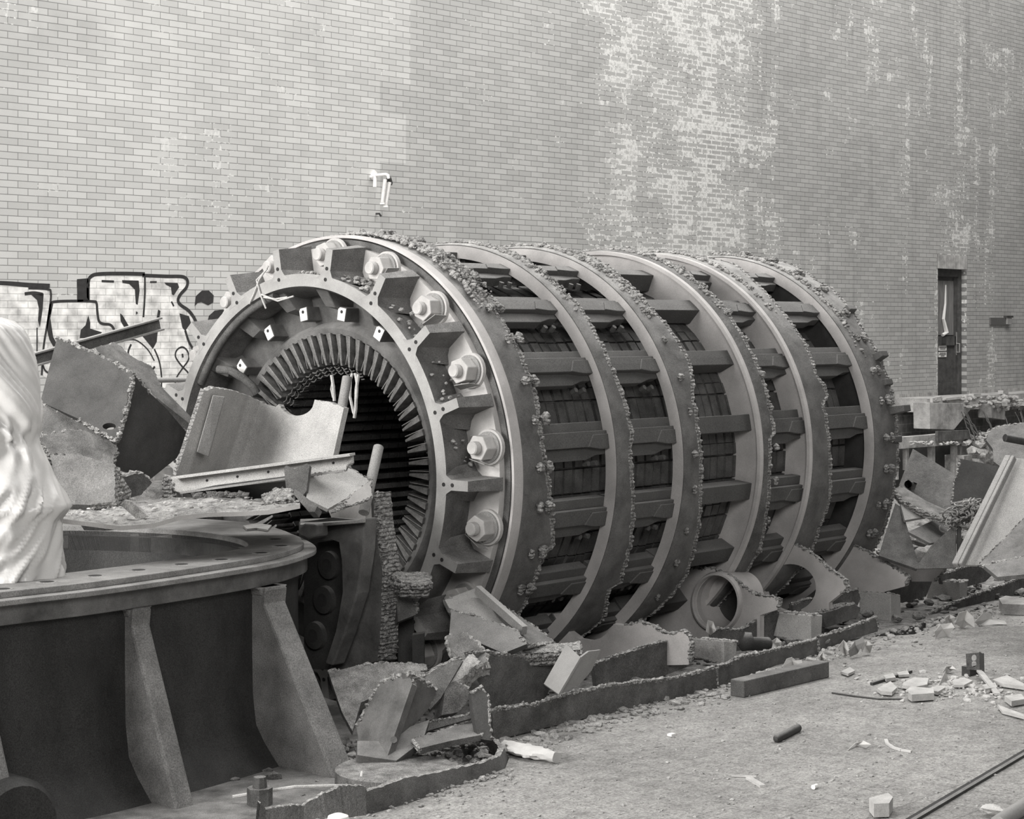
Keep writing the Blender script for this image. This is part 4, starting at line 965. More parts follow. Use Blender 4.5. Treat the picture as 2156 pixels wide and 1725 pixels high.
def slab_stone(name, px, d, th, label, matn='pale_chip', dd=.1, group=None, cat='stone'):
    pts = [PD(u, v, d + (0 if i < len(px) / 2 else 0)) for i, (u, v) in enumerate(px)]
    zt = max(p.z for p in pts)
    m = MB(); F = [PD(u, v, d) for u, v in px]; B = [p + FW * dd + Vector((0, 0, th)) for p in F]; n = len(F)
    m.add(F + B, [tuple(range(n)), tuple(range(n, 2 * n))[::-1]] + [(i, (i + 1) % n, n + (i + 1) % n, n + i) for i in range(n)])
    return tag(m.build(name, matn, bevel=.003), label, cat, group)
slab_stone('stone_slab', [(252, 1063), (262, 1054), (276, 1056), (312, 1088), (300, 1093), (286, 1092)], 10.1, .0, 'pale oblong stone slab lying on the scaly sheet', 'rubble', .05)
m = MB()
for k in range(60): lump(m, PD(random.uniform(405, 520), random.uniform(1043, 1050), 11.05) + Vector((0, 0, .01)), random.uniform(.01, .035), k, .6)
tag(m.build('rust_flakes', 'rubble_dark'), 'low crust of dark flakes along the far side of the scaly sheet', 'debris', kind='stuff')
m = MB(); P = [PZ(u, v, HT + .002) for u, v in [(512, 1111), (540, 1106), (572, 1110), (564, 1120), (540, 1116), (520, 1118)]]; m.add(P + [q + Vector((0, 0, .012)) for q in P], [tuple(range(6)), tuple(range(6, 12))[::-1]] + [(k, (k + 1) % 6, 6 + (k + 1) % 6, 6 + k) for k in range(6)]); tag(m.build('paint_flake', 'pale_chip'), 'pale curled flake on the rounded end of the hood flange', 'flake')

# ================================================================== CUT END BRACKET (between hood and stator)
eb = thing('end_bracket', (8.0, 8.2, -.3), 'thick cast end bracket sawn through, ridged cut face in shadow', 'casting')
XB = 8.02
plate('cut_wall', [(762, 1050), (785, 1038, J), (790, 1100, J), (805, 1200, J), (803, 1290, J), (795, 1392), (700, 1420), (690, 1400), (735, 1290), (760, 1180)], plx(XB), .15, ('grey_casting', 'cut_metal'), .012, parent=eb)
plate('arc_rib', [(628, 1148), (628, 1098), (768, 1092), (768, 1106), (765, 1160), (752, 1250), (724, 1340), (700, 1402), (684, 1398), (706, 1330), (720, 1250), (718, 1180), (712, 1142), (700, 1138)], plx(XB - .16), .10, ('grey_casting', 'cut_metal'), parent=eb, bevel=.01)
plate('back_wall', [(640, 1130), (720, 1130), (724, 1250), (690, 1410), (640, 1410)], plx(XB - .02), .05, ('dark_steel', 'cut_metal'), parent=eb)
for u, v in ((697, 1190), (687, 1263), (668, 1338)):
    p = PX(u, v, XB - .02); m = MB(); m.tube([p, p + Vector((-.03, 0, 0)), p + Vector((-.035, 0, 0))], [.085, .08, .06], 24); o = m.build('boss', 'dark_steel', eb, smooth=40)
    m = MB(); m.tube([p + Vector((-.03, 0, 0)), p + Vector((-.037, 0, 0))], .04, 16); m.build('boss_hole', 'ink', o)
m = MB(); a, b = PX(628, 1106, XB - .3), PX(772, 1097, XB - .12); 
m.hexa([PX(632, 1112, XB - .30), PX(770, 1101, XB - .20), PX(770, 1096, XB - .02), PX(632, 1100, XB - .02)] + [p + Vector((0, 0, .02)) for p in (PX(632, 1112, XB - .30), PX(770, 1101, XB - .20), PX(770, 1096, XB - .02), PX(632, 1100, XB - .02))])
m.build('ledge', 'light_steel', eb, bevel=.004)
plate('corner_block', [(628, 1112), (640, 1102), (664, 1104), (666, 1130), (652, 1136), (630, 1126)], plx(XB - .33), .1, ('grey_casting', 'cut_metal'), parent=eb, bevel=.012)
plate('top_tab', [(690, 1072, J), (745, 1040), (768, 1040), (770, 1096), (700, 1096)], plx(XB - .06), .05, ('pale_casting', 'cut_metal'), parent=eb, holes=[{'c': (739, 1060), 'r': (6, 8)}])
plate('dark_web', [(632, 1100), (700, 1090), (760, 1096), (640, 1130)], plx(XB - .2), .03, ('dark_steel', 'cut_metal'), parent=eb)
# ridged cut face: a strip facing the hall
m = MB(); rows = []
cut = [(1036, 784, 812), (1060, 786, 816), (1090, 789, 815), (1120, 793, 820), (1150, 798, 826), (1180, 802, 828), (1210, 805, 826), (1240, 803, 834), (1270, 800, 836), (1300, 797, 832), (1330, 794, 832), (1360, 793, 836), (1395, 795, 834)]
for (v0, a0, b0), (v1, a1, b1) in zip(cut, cut[1:]):
    for k in range(10):
        t = k / 10; v = v0 + (v1 - v0) * t; ul = a0 + (a1 - a0) * t; ur = b0 + (b1 - b0) * t + random.uniform(-2.2, 2.2)
        ridge = .010 * math.sin(v * 1.25) + .008 * noise.noise(Vector((v * .3, 0, 0))); L = PX(ul, v, XB); Rr = PX(ur, v, XB + .15)
        Rr.y = L.y + .01; Rr = PX(ur, v, XB + .15)
        row = []
        for q in range(9):
            p = L.lerp(Rr, q / 8); row.append(p + Vector((0, -ridge - .012 * noise.noise(p * 22) - .008 * noise.noise(p * 60), 0)))
        rows.append(row)
m.grid(rows, 0); m.grid([[r_[0] + Vector((0, .08, 0)) for r_ in rows], [r_[-1] + Vector((0, .08, 0)) for r_ in rows]]); m.grid([[r_[-1] for r_ in rows], [r_[-1] + Vector((0, .08, 0)) for r_ in rows]])
o = m.build('cut_face', 'ridged_cut', eb); o['label'] = 'ridged torch-cut face'
scrap('torn_flange', [(826, 1208, J), (870, 1204, J), (902, 1206, J), (908, 1226, J), (874, 1230, J), (846, 1226, J)], pl3((826, 1208, 11.3), (902, 1206, 11.4), (846, 1226, 11.2)), .09, 'ridged grey tongue of metal sticking out right of the cut bracket', mats=('cut_metal', 'cut_metal'), amp=.012)
scrap('torn_fin', [(833, 1235, 0), (850, 1240, J), (880, 1275, J), (875, 1295), (850, 1305), (838, 1310)], pl3((833, 1235, 11.4), (880, 1275, 11.4), (838, 1310, 11.3)), .05, 'small torn fin under the ridged grey tongue')
scrap('square_post', [(868, 1338), (893, 1334), (893, 1400), (868, 1400)], pl3((868, 1338, 11.3), (893, 1334, 11.3), (868, 1400, 11.3)), .08, 'short square post standing in the shadow behind the foreground scrap', mats=('dark_steel', 'mid_steel'))
scrap('square_post', [(836, 1300), (870, 1300), (872, 1345), (866, 1400), (838, 1400)], pl3((836, 1300, 11.6), (870, 1300, 11.6), (838, 1400, 11.6)), .05, 'dark broken plate behind the short square post', mats=('dark_steel', 'mid_steel'))

# ================================================================== MACHINE BED ALONG THE STATOR
def feet(name, x, px, holes, label, th=.05, mats=('ring_steel', 'cut_metal'), collar=None, amp=.012, group='feet of the ring frames'):
    root = thing(name, PX(px[len(px) // 2][0], px[len(px) // 2][1], x) * 1, label, 'bracket', group); root.location.z = -.3
    plate('foot_plate', px, plx(x), th, mats, amp, holes=holes, parent=root)
    if collar:
        (cu, cv), (ru, rv) = collar; m = MB(); rows = []
        for dx, k in ((-.02, .99), (-.035, 1.03), (-.03, 1.10), (.0, 1.16), (.04, 1.12), (.30, 1.02), (.30, .99)):
            rows.append([PX(cu + ru * k * math.cos(a), cv + rv * k * math.sin(a), x) + Vector((dx, 0, 0)) for a in [2 * math.pi * q / 40 for q in range(40)]])
        rows.append(rows[0]); m.grid(rows, closed=True); m.build('pipe_collar', mats[0], root, smooth=40)
        m = MB(); q = PX(cu, cv, x) + Vector((.27, 0, 0)); rr = [PX(cu + ru * math.cos(a), cv + rv * math.sin(a), x) + Vector((.27, 0, 0)) for a in [2 * math.pi * q_ / 40 for q_ in range(40)]]; m.add(rr, [tuple(range(40))]); m.build('bore_shade', 'dark_steel', root)  # dark disc added at the back, its colour stands in for the hole's shade
    return root
feet('frame_foot', 11.30, [(1340, 1345), (1370, 1300, 0), (1432, 1206, J), (1465, 1198, J), (1500, 1198, J), (1535, 1213, J), (1575, 1245, J), (1605, 1256, J), (1640, 1262, J), (1637, 1284, 0), (1600, 1296), (1600, 1345)], [{'c': (1513, 1268), 'r': (46, 56)}], 'pale scrolled foot plate with a round collar, second eyelet from the left', collar=((1511, 1268), (46, 56)))
feet('frame_foot', 12.10, [(1575, 1300), (1590, 1240), (1603, 1140, J), (1640, 1136, J), (1700, 1160, J), (1740, 1195, J), (1776, 1220, J), (1782, 1236, J), (1768, 1252), (1745, 1270), (1745, 1320), (1575, 1320)], [{'c': (1664, 1238), 'r': (54, 50)}], 'pale foot plate with the large open arch, next to the collared eyelet')
feet('frame_foot', 13.0, [(1712, 1150, J), (1762, 1134, J), (1830, 1165, J), (1870, 1190, J), (1912, 1215, J), (1905, 1235), (1850, 1250), (1780, 1250), (1745, 1190)], [], 'curled pale foot plate without a hole, right of the open arch', th=.06)
feet('frame_foot', 13.7, [(1848, 1164, J), (1900, 1170, J), (1915, 1188, 0), (1935, 1196), (1955, 1194), (1970, 1184, J), (1990, 1195, J), (1965, 1225), (1900, 1225)], [], 'small crescent foot plate at the right end of the row')
feet('frame_foot', 9.85, [(1095, 1290), (1130, 1292), (1172, 1292), (1184, 1310), (1198, 1330), (1220, 1346), (1243, 1350), (1265, 1344), (1282, 1330), (1292, 1314), (1315, 1318, J), (1350, 1310, J), (1385, 1326, J), (1400, 1336, J), (1440, 1330, J), (1452, 1350, J), (1450, 1400), (1250, 1405), (1140, 1370)], [], 'dark foot plate with a smooth half round saddle under the stator')
# dark long web behind the eyelets
BED = 'cells of the machine bed'
def cell(name, px, y, th, label, mats=('mid_steel', 'cut_metal'), amp=.01, cat='bed plate', **kw):
    return scrap(name, px, ply(y), th, label, cat, mats, BED, amp=amp, **kw)
cell('bed_web', [(985, 1375, J), (1025, 1372, J), (1100, 1384, J), (1172, 1382, J), (1162, 1440), (1145, 1480), (1040, 1500), (1008, 1440)], 7.05, .03, 'dark torn web plate left of the folded carton')
cell('bed_web', [(1250, 1400, J), (1310, 1378, J), (1390, 1352, J), (1450, 1358, J), (1460, 1400), (1380, 1430), (1260, 1470)], 7.25, .03, 'dark web plate behind the folded carton')
cell('bed_web', [(1500, 1326, J), (1560, 1326, J), (1600, 1302, J), (1634, 1282, J), (1642, 1300), (1632, 1350), (1560, 1390), (1500, 1380)], 7.55, .03, 'dark web plate with ridged top in front of the collared eyelet')
cell('bed_web', [(1668, 1272, J), (1700, 1262, J), (1750, 1258, J), (1806, 1240, J), (1812, 1260), (1800, 1290), (1700, 1310), (1670, 1292)], 7.7, .03, 'dark web plate with ridged top in front of the open arch')
cell('bed_web', [(1870, 1240, J), (1905, 1222, J), (1952, 1212, J), (1962, 1226), (1950, 1256), (1900, 1270), (1870, 1262)], 7.7, .03, 'dark web plate below the curled foot plate')
cell('bed_web', [(1978, 1212, J), (2040, 1192, J), (2097, 1178, J), (2100, 1200), (2075, 1225), (2020, 1240), (1985, 1232)], 7.7, .03, 'dark web plate at the foot of the long pale plate')
def block(px, y, th, dy, label, matn='pale_plate', x_side=True):
    """box block: face toward the turbine end (pixel quad in plane x) and its dark flank"""
    (u0, v0), (u1, v1), (u2, v2), (u3, v3), (u4, v4), (u5, v5) = px       # top-left, top-corner, top-right, bottom-right, bottom-corner, bottom-left
    C = PY(u1, v1, y); Cb = PY(u4, v4, y); x = C.x
    L, Lb = PX(u0, v0, x), PX(u5, v5, x); Rt, Rb = PY(u2, v2, y), PY(u3, v3, y)
    m = MB(); off = L - C
    m.hexa([C, Rt, Rt + (L - C), L, Cb, Rb, Rb + (Lb - Cb), Lb]); o = m.build('bed_block', matn, bevel=.006)
    tag(o, label, 'block', 'blocks of the machine bed')
    m = MB()
    for k in range(46):
        a, b = random.random(), random.random(); p = C + (Rt - C) * a + (L - C) * b; lump(m, p + Vector((0, 0, .004)), random.uniform(.008, .022), k, .6)
    q = m.build('ridge_crumbs', 'rubble', o); q['kind'] = 'stuff'
    return o
block([(1640, 1290), (1706, 1296), (1732, 1295), (1730, 1342), (1708, 1352), (1628, 1340)], 7.25, .1, .1, 'pale box block below the collared eyelet')
block([(1806, 1246), (1875, 1250), (1896, 1256), (1898, 1310), (1876, 1324), (1812, 1306)], 7.45, .1, .1, 'largest pale box block right of the open arch')
block([(1956, 1222), (2020, 1226), (2038, 1224), (2036, 1266), (2020, 1272), (1950, 1262)], 7.55, .1, .1, 'pale box block at the right end of the row')
block([(1458, 1344), (1524, 1350), (1552, 1352), (1550, 1385), (1524, 1398), (1462, 1384)], 7.05, .1, .1, 'low rough box block right of the folded carton', 'concrete')
scrap('rough_slab', [(1730, 1292, J), (1800, 1272, J), (1812, 1280, J), (1806, 1300), (1740, 1322)], ply(7.45), .12, 'rough slab lying in the bed between two box blocks', mats=('mid_steel', 'cut_metal'))
# low front lip, in several lengths
lip_lb = ['front lip of the machine bed, left length beside the carton', 'front lip of the machine bed, middle length behind the steel bar', 'front lip of the machine bed, short broken length by the papers', 'front lip of the machine bed, right length rising to the frame edge']
lips = [([(1036, 1498, J), (1062, 1492, J), (1120, 1486, J), (1200, 1462, J), (1270, 1446, J), (1350, 1436, J), (1430, 1426, J), (1506, 1406, J), (1512, 1452), (1400, 1478), (1200, 1520), (1040, 1560)], 6.82),
        ([(1512, 1406, J), (1560, 1384, J), (1620, 1372, J), (1700, 1352, J), (1722, 1345, J), (1724, 1378), (1640, 1400), (1514, 1450)], 6.98),
        ([(1726, 1342, J), (1780, 1326, J), (1845, 1300, J), (1848, 1330), (1800, 1345), (1728, 1372)], 7.12),
        ([(1915, 1322, J), (1960, 1292, J), (2030, 1262, J), (2090, 1240, J), (2160, 1214, J), (2300, 1180), (2300, 1230), (2160, 1262), (2040, 1290), (1925, 1338)], 7.38)]
for (px, y), lb in zip(lips, lip_lb):
    tag(plate('bed_lip', px, ply(y), .035, ('mid_steel', 'cut_metal'), .008), lb, 'bed plate', 'front lip of the machine bed')
# bedding debris between lip and webs
m = MB()
for k in range(420):
    x = random.uniform(7.9, 16.5); y = random.uniform(7.0, 7.75) + (x - 8) * .03; lump(m, (x, y, -.06 + random.uniform(0, .10)), random.uniform(.02, .06), k, .6)
m.prism([(7.8, 6.95), (17.5, 7.45), (17.5, 8.2), (7.8, 7.7)], lambda x, y: Vector((x, y, -.3)), lambda x, y: Vector((x, y, -.02)))
tag(m.build('bed_rubble', 'rubble_dark'), 'crumbly rubble filling the machine bed', 'rubble', kind='stuff')
# saddle-side wedge plates left of the stator foot
wdg = thing('folded_plate', PD(1030, 1300, 11.2), 'folded wedge plate sloping down beside the saddle foot', 'scrap metal')
plate('back_leaf', [(936, 1262, J), (955, 1256), (1002, 1238), (1014, 1246), (1110, 1328), (1100, 1352), (1020, 1312), (945, 1280)], pl3((936, 1262, 11.3), (1014, 1246, 11.5), (1100, 1352, 11.0)), .03, ('light_steel', 'cut_metal'), parent=wdg)
m = MB(); m.bar(PD(1006, 1242, 11.4), PD(1104, 1328, 10.95), .035, .05); m.build('bright_edge', 'light_steel', wdg)
plate('front_leaf', [(1012, 1240, J), (1070, 1282, J), (1130, 1322, J), (1168, 1352, J), (1110, 1358), (1094, 1338)], pl3((1012, 1240, 11.5), (1168, 1352, 11.1), (1094, 1338, 10.95)), .03, ('mid_steel', 'cut_metal'), amp=.014, parent=wdg)
scrap('torn_plate', [(950, 1285, J), (985, 1292, J), (1045, 1312, J), (1090, 1328, J), (1110, 1356, 0), (1060, 1376), (1000, 1350), (946, 1335)], pl3((950, 1285, 11.1), (1110, 1356, 10.8), (946, 1335, 10.9)), .03, 'dark torn plate under the folded wedge', mats=('dark_steel', 'cut_metal'), amp=.012)
scrap('torn_plate', [(1060, 1364, J), (1150, 1356, J), (1222, 1352, J), (1222, 1368, J), (1140, 1374, J), (1062, 1380, J)], pl3((1060, 1364, 10.9), (1222, 1352, 11.1), (1062, 1380, 10.8)), .08, 'long rough ledge behind the folded carton', mats=('cut_metal', 'cut_metal'), amp=.006)
scrap('torn_plate', [(940, 1338, J), (980, 1330, J), (1020, 1370, J), (1030, 1395, J), (985, 1400, J), (950, 1372, J)], pl3((940, 1338, 10.7), (1020, 1370, 10.6), (950, 1372, 10.6)), .10, 'crusty chunk left of the dark web plate', mats=('rust_dark', 'rubble'), amp=.02)

# ================================================================== FOREGROUND PILE
fc = thing('broken_casting', PD(850, 1600, 9.9), 'shiny broken casting with a bright cut rim in the foreground pile', 'casting')
plate('left_leaf', [(800, 1436, J), (835, 1424, J), (862, 1420, J), (868, 1440), (815, 1595), (760, 1588), (750, 1530, J), (775, 1480, J)], pl3((800, 1436, 9.95), (868, 1440, 9.8), (760, 1588, 9.75)), .04, ('grey_casting', 'cut_metal'), .012, parent=fc)
plate('right_leaf', [(862, 1420, J), (890, 1434, J), (918, 1452, J), (905, 1490), (860, 1540), (836, 1600), (812, 1598), (866, 1440)], pl3((862, 1420, 9.82), (918, 1452, 10.05), (812, 1598, 9.7)), .05, ('grey_casting', 'cut_metal'), .014, parent=fc)
plate('lower_leaf', [(752, 1560), (812, 1560), (850, 1535), (905, 1515), (890, 1560), (835, 1602), (790, 1596), (752, 1590)], pl3((752, 1560, 9.7), (905, 1515, 9.95), (790, 1596, 9.6)), .05, ('grey_casting', 'cut_metal'), parent=fc, bevel=.012)
m = MB(); m.tube([PD(829, 1558, 9.68), PD(829, 1558, 9.66)], .017, 12); m.build('rivet', 'grey_casting', fc)
scrap('leaning_plate', [(858, 1432, J), (900, 1418, J), (940, 1396, J), (968, 1384, J), (974, 1392), (928, 1470), (905, 1495), (890, 1470)], pl3((858, 1432, 10.1), (968, 1384, 10.2), (905, 1495, 10.0)), .03, 'thin plate leaning right of the shiny broken casting', mats=('mid_steel', 'cut_metal'), amp=.012)
scrap('crusty_chunk', [(960, 1400, J), (990, 1380, J), (1012, 1392, J), (985, 1420, J), (950, 1440, J)], pl3((960, 1400, 10.3), (1012, 1392, 10.3), (950, 1440, 10.2)), .10, 'crusty chunk between the leaning plate and the dark web', mats=('rubble', 'rubble'), amp=.018)
scrap('curved_web', [(690, 1412, J), (720, 1410), (750, 1402, J), (800, 1394, J), (860, 1396, J), (896, 1400, J), (894, 1432), (830, 1446), (760, 1480), (742, 1540), (720, 1500)], pl3((690, 1412, 10.4), (896, 1400, 10.5), (742, 1540, 10.0)), .03, 'low rough-topped plate in front of the cut bracket', mats=('rubble_dark', 'cut_metal'), amp=.012)
rb = thing('brick_fragment', PD(955, 1470, 10.1), 'chunky angular fragment right of the broken casting', 'fragment')
plate('fragment_face', [(938, 1440, J), (960, 1434, J), (985, 1448, J), (990, 1470), (965, 1500), (930, 1506), (935, 1470)], pl3((938, 1440, 10.1), (985, 1448, 10.15), (930, 1506, 10.0)), .10, ('rubble_dark', 'rubble'), parent=rb)
lc = thing('channel_offcut', PD(940, 1540, 9.9), 'cut piece of steel channel lying in front of the broken casting', 'scrap metal')
plate('lower_flange', [(870, 1556, J), (940, 1534, J), (1000, 1518, J), (1020, 1530, J), (1012, 1548), (950, 1560), (885, 1576, J)], pl3((870, 1556, 9.75), (1020, 1530, 10.0), (885, 1576, 9.6)), .03, ('mid_steel', 'cut_metal'), parent=lc)
plate('upper_flange', [(850, 1536, J), (900, 1522, J), (960, 1510, J), (1018, 1496, J), (1016, 1506), (940, 1528), (856, 1552)], pl3((850, 1536, 9.9), (1018, 1496, 10.1), (856, 1552, 9.88)), .02, ('mid_steel', 'cut_metal'), parent=lc)
scrap('upright_angle', [(992, 1458, J), (1014, 1448, J), (1028, 1462, J), (1036, 1560), (1008, 1556), (996, 1500)], pl3((992, 1458, 10.0), (1028, 1462, 10.05), (1008, 1556, 9.85)), .03, 'narrow dark angle standing upright at the corner of the pit', mats=('dark_steel', 'cut_metal'))
# round dusty pad
p = PZ(835, 1628, .02); m = MB(); m.tube([p + Vector((0, 0, -.3)), p + Vector((0, 0, .02)), p + Vector((0, 0, .03))], [.30, .30, .285], 40)
tag(m.build('round_pad', 'rubble_dark', smooth=40), 'round dusty pad in the pit below the broken casting', 'pad')
# pit curb at the bottom
m = MB()
top = [(548, 1688), (560, 1705), (600, 1697), (640, 1697), (680, 1672), (719, 1654), (769, 1656), (773, 1667), (850, 1640), (924, 1627), (1019, 1605), (1052, 1592), (1063, 1575), (1050, 1558), (1032, 1548)]
gro = [(540, 1745), (560, 1742), (600, 1738), (640, 1732), (690, 1728), (730, 1722), (772, 1717), (776, 1716), (860, 1692), (940, 1664), (1020, 1636), (1064, 1618), (1072, 1596), (1058, 1580), (1040, 1566)]
T = []; G = []
for (tu, tv), (gu, gv) in zip(top, gro):
    g = PZ(gu, gv, 0); dd = (g - CAM).dot(FW); t_ = PD(tu, tv, dd + .015); G.append(g + Vector((0, 0, -.02))); T.append(t_)
T2 = dens(T, 10); G2 = dens(G, 10)
T2 = [p + Vector((0, 0, random.uniform(-.004, .004) + .006 * noise.noise(p * 30))) for p in T2]
back = [Vector((0, 0, 0))] * len(T2); bb = []
for i in range(len(T2)):
    a, b = G2[max(i - 1, 0)], G2[min(i + 1, len(G2) - 1)]; t_ = (b - a); n_v = Vector((-t_.y, t_.x, 0)).normalized(); bb.append(n_v * .03)
m.grid([G2, T2], 0); m.grid([T2, [p + q for p, q in zip(T2, bb)]], 1); m.grid([[p + q for p, q in zip(T2, bb)], [p + q + Vector((0, 0, -.05)) for p, q in zip(G2, bb)]], 0)
tag(m.build('pit_curb', ['mid_steel', 'cut_metal']), 'bent steel curb edging the pit at the bottom of the view', 'curb')
m = MB()
for k in range(160): 
    lump(m, (random.uniform(6.4, 7.6), random.uniform(6.6, 7.4), -.12 + random.uniform(0, .08)), random.uniform(.015, .05), k, .6)
m.box((6.3, 6.62, -.5), (7.8, 7.6, -.12)); tag(m.build('pit_rubble', 'rubble_dark'), 'dark rubble in the pit corner behind the bent curb', 'rubble', kind='stuff')

m = MB()
for k in range(420):
    u = random.uniform(700, 1040); v = random.uniform(1545, 1625); d = 9.45 + (1625 - v) * .012 + random.uniform(-.1, .3); q = PD(u, v, d)
    if q.z < .25: lump(m, (q.x, q.y, min(q.z, .03) - .02), random.uniform(.010, .035), k, .6)
for k in range(300):
    q = PD(random.uniform(930, 1240), 1480 - random.random() * 60, 10.3 + random.uniform(-.2, .6)); lump(m, (q.x, max(q.y, 6.95), -.02 + random.random() * .05), random.uniform(.012, .04), k, .6)
tag(m.build('pile_crumbs', 'rubble'), 'crumbs of slag and plaster around the foreground scrap pile', 'debris', kind='stuff')
# folded carton and bag
cart = thing('folded_carton', PD(1205, 1462, 10.8), 'pale creased carton folded in a V on the bed lip', 'carton')
plate('left_leaf', [(1192, 1356), (1222, 1384), (1176, 1462), (1145, 1440)], pl3((1192, 1356, 10.85), (1222, 1384, 10.65), (1145, 1440, 10.6)), .012, ('carton', 'paper'), parent=cart)
plate('right_leaf', [(1224, 1384), (1240, 1372), (1265, 1369), (1246, 1412), (1222, 1440), (1178, 1462)], pl3((1224, 1384, 10.66), (1265, 1369, 10.85), (1178, 1462, 10.5)), .012, ('carton', 'paper'), parent=cart)
m = MB(); rows = []
A, B = PZ(1062, 1570, .03), PZ(1172, 1596, .03); d = (B - A); sd = Vector((-d.y, d.x, 0)).normalized()
for k in range(25):
    t = k / 24; wdt = .03 + .05 * math.sin(math.pi * min(1, t * 1.1)) * (1 if t < .75 else .6); row = []
    for j in range(16):
        a = 2 * math.pi * j / 16; f = 1 + .35 * noise.noise(Vector((t * 9, j * .9, 2)))
        row.append(A + d * t + sd * (wdt * math.cos(a) * f) + Vector((0, 0, .028 * math.sin(a) * f)))
    rows.append(row)
m.grid(rows, closed=True); m.add(rows[0], [tuple(range(16))]); m.add(rows[-1], [tuple(range(16))])
tag(m.build('crumpled_bag', 'paper', smooth=30), 'crumpled pale bag on the floor at the corner of the pit curb', 'bag')
p = PZ(712, 1728, .02); m = MB(); m.tube([p, p + Vector((0, 0, .02)), p + Vector((0, 0, .03))], [.05, .045, .02], 20); tag(m.build('white_dish', 'white_paint', smooth=50), 'white round dish on the floor at the bottom edge', 'dish')
# ================================================================== RIGHT BACKGROUND
# platform remains by the door
m = MB(); y0 = WALL - 1.0
pts = [(PX(1952, 845, 28.4))]
def wbox(u0, v0, u1, v1, y, dy):
    a, b = PY(u0, v0, y), PY(u1, v1, y); return (min(a.x, b.x), y, min(a.z, b.z)), (max(a.x, b.x), y + dy, max(a.z, b.z))
led = thing('landing_slab', PY(2050, 900, 15.8), 'broken concrete landing slab under the old door', 'slab')
led.location.z = PY(2050, 850, 15.6).z - .1
m = MB(); m.box(*wbox(1952, 840, 2260, 848, 15.7, .6)); m.build('slab', 'concrete', led)
plate('bracket_face', [(1957, 848), (2042, 850), (2044, 862), (2008, 906), (1958, 904)], ply(15.55), .3, ('concrete', 'cut_metal'), parent=led, bevel=.01)
plate('pier', [(2086, 850, 0), (2117, 848), (2116, 884), (2088, 880)], ply(15.5), .25, ('concrete', 'cut_metal'), parent=led)
m = MB()
for k in range(220):
    u = random.uniform(2025, 2240); p = PY(u, 848 + random.uniform(-12, 14), 15.6 + random.uniform(-.2, .4)); lump(m, p, random.uniform(.03, .10), k, .6)
for k in range(40):
    p = PY(random.uniform(1955, 2030), 842 + random.uniform(-3, 3), 15.65 + random.uniform(0, .4)); lump(m, p, random.uniform(.02, .05), k, .5)
o = tag(m.build('ledge_rubble', 'rubble'), 'rubble and plaster heaped along the landing slab', 'rubble', kind='stuff')
for i, (a, b, w_, lb) in enumerate((((1958, 843), (1978, 839), .07, 'pale wooden offcut at the left end of the landing slab'), ((1984, 841), (2052, 834), .04, 'long pale lath lying before the old door'), ((2045, 833), (2060, 832), .06, 'small white block on the landing slab right of the door'), ((2107, 826), (2118, 826), .06, 'white brick on the rubble near the right edge'))):
    m = MB(); m.bar(PY(a[0], a[1], 15.7), PY(b[0], b[1], 15.75), .09, w_); tag(m.build('wood_offcut', 'pale_chip'), lb, 'offcut')
sub = thing('steel_gallery', PY(1970, 950, 15.4), 'rusty steel beams and posts of the sunken gallery below the door', 'steelwork')
sub.location.z = -.45
plate('gallery_beam', [(1888, 922), (1965, 916), (2042, 908), (2042, 934), (1965, 940), (1888, 946)], ply(15.3), .15, ('concrete', 'cut_metal'), parent=sub)
plate('gallery_beam', [(1975, 908), (2042, 906), (2042, 924), (1975, 930)], ply(15.25), .05, ('rust_dark', 'cut_metal'), parent=sub)
for u0, u1, v0, v1 in ((1962, 1969, 930, 1010), (2010, 2016, 934, 1020), (2024, 2037, 934, 1000), (1888, 1892, 940, 1010), (1910, 1914, 940, 990)):
    m = MB(); a, b = wbox(u0, v0, u1, v1, 15.35, .08); m.box(a, b); m.build('post', 'concrete', sub)
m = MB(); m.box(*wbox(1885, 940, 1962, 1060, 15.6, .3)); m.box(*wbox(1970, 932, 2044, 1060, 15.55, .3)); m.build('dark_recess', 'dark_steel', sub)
m = MB()
for k in range(40): lump(m, PY(random.uniform(1915, 2040), 932 + random.uniform(-2, 4), 15.24), random.uniform(.02, .05), k, .6)
m.build('ledge_crumbs', 'pale_chip', sub)['kind'] = 'stuff'
m = MB()
for k in range(300):
    p = PY(random.uniform(2030, 2230), random.uniform(915, 1010), 15.0 + random.uniform(0, .8)); lump(m, p, random.uniform(.04, .14), k, .7)
m.box(*wbox(2030, 960, 2300, 1120, 15.2, 1))
tag(m.build('rubble_bank', 'rubble'), 'bank of broken masonry below the landing slab', 'rubble', kind='stuff')
m = MB()
for k in range(14):
    u = random.uniform(2020, 2150); v = 860 + random.uniform(0, 20); P = [PY(u, v, 15.3)]
    du = random.uniform(10, 30)
    for q in range(1, 7): P.append(PY(u + du * q / 6 * 1.5, v + q * random.uniform(8, 14), 15.3 - .03 * q))
    m.tube(P, .008, 5)
tag(m.build('bent_rebar', 'mid_steel'), 'loose bent rods hanging from the broken landing slab', 'rods', kind='stuff')

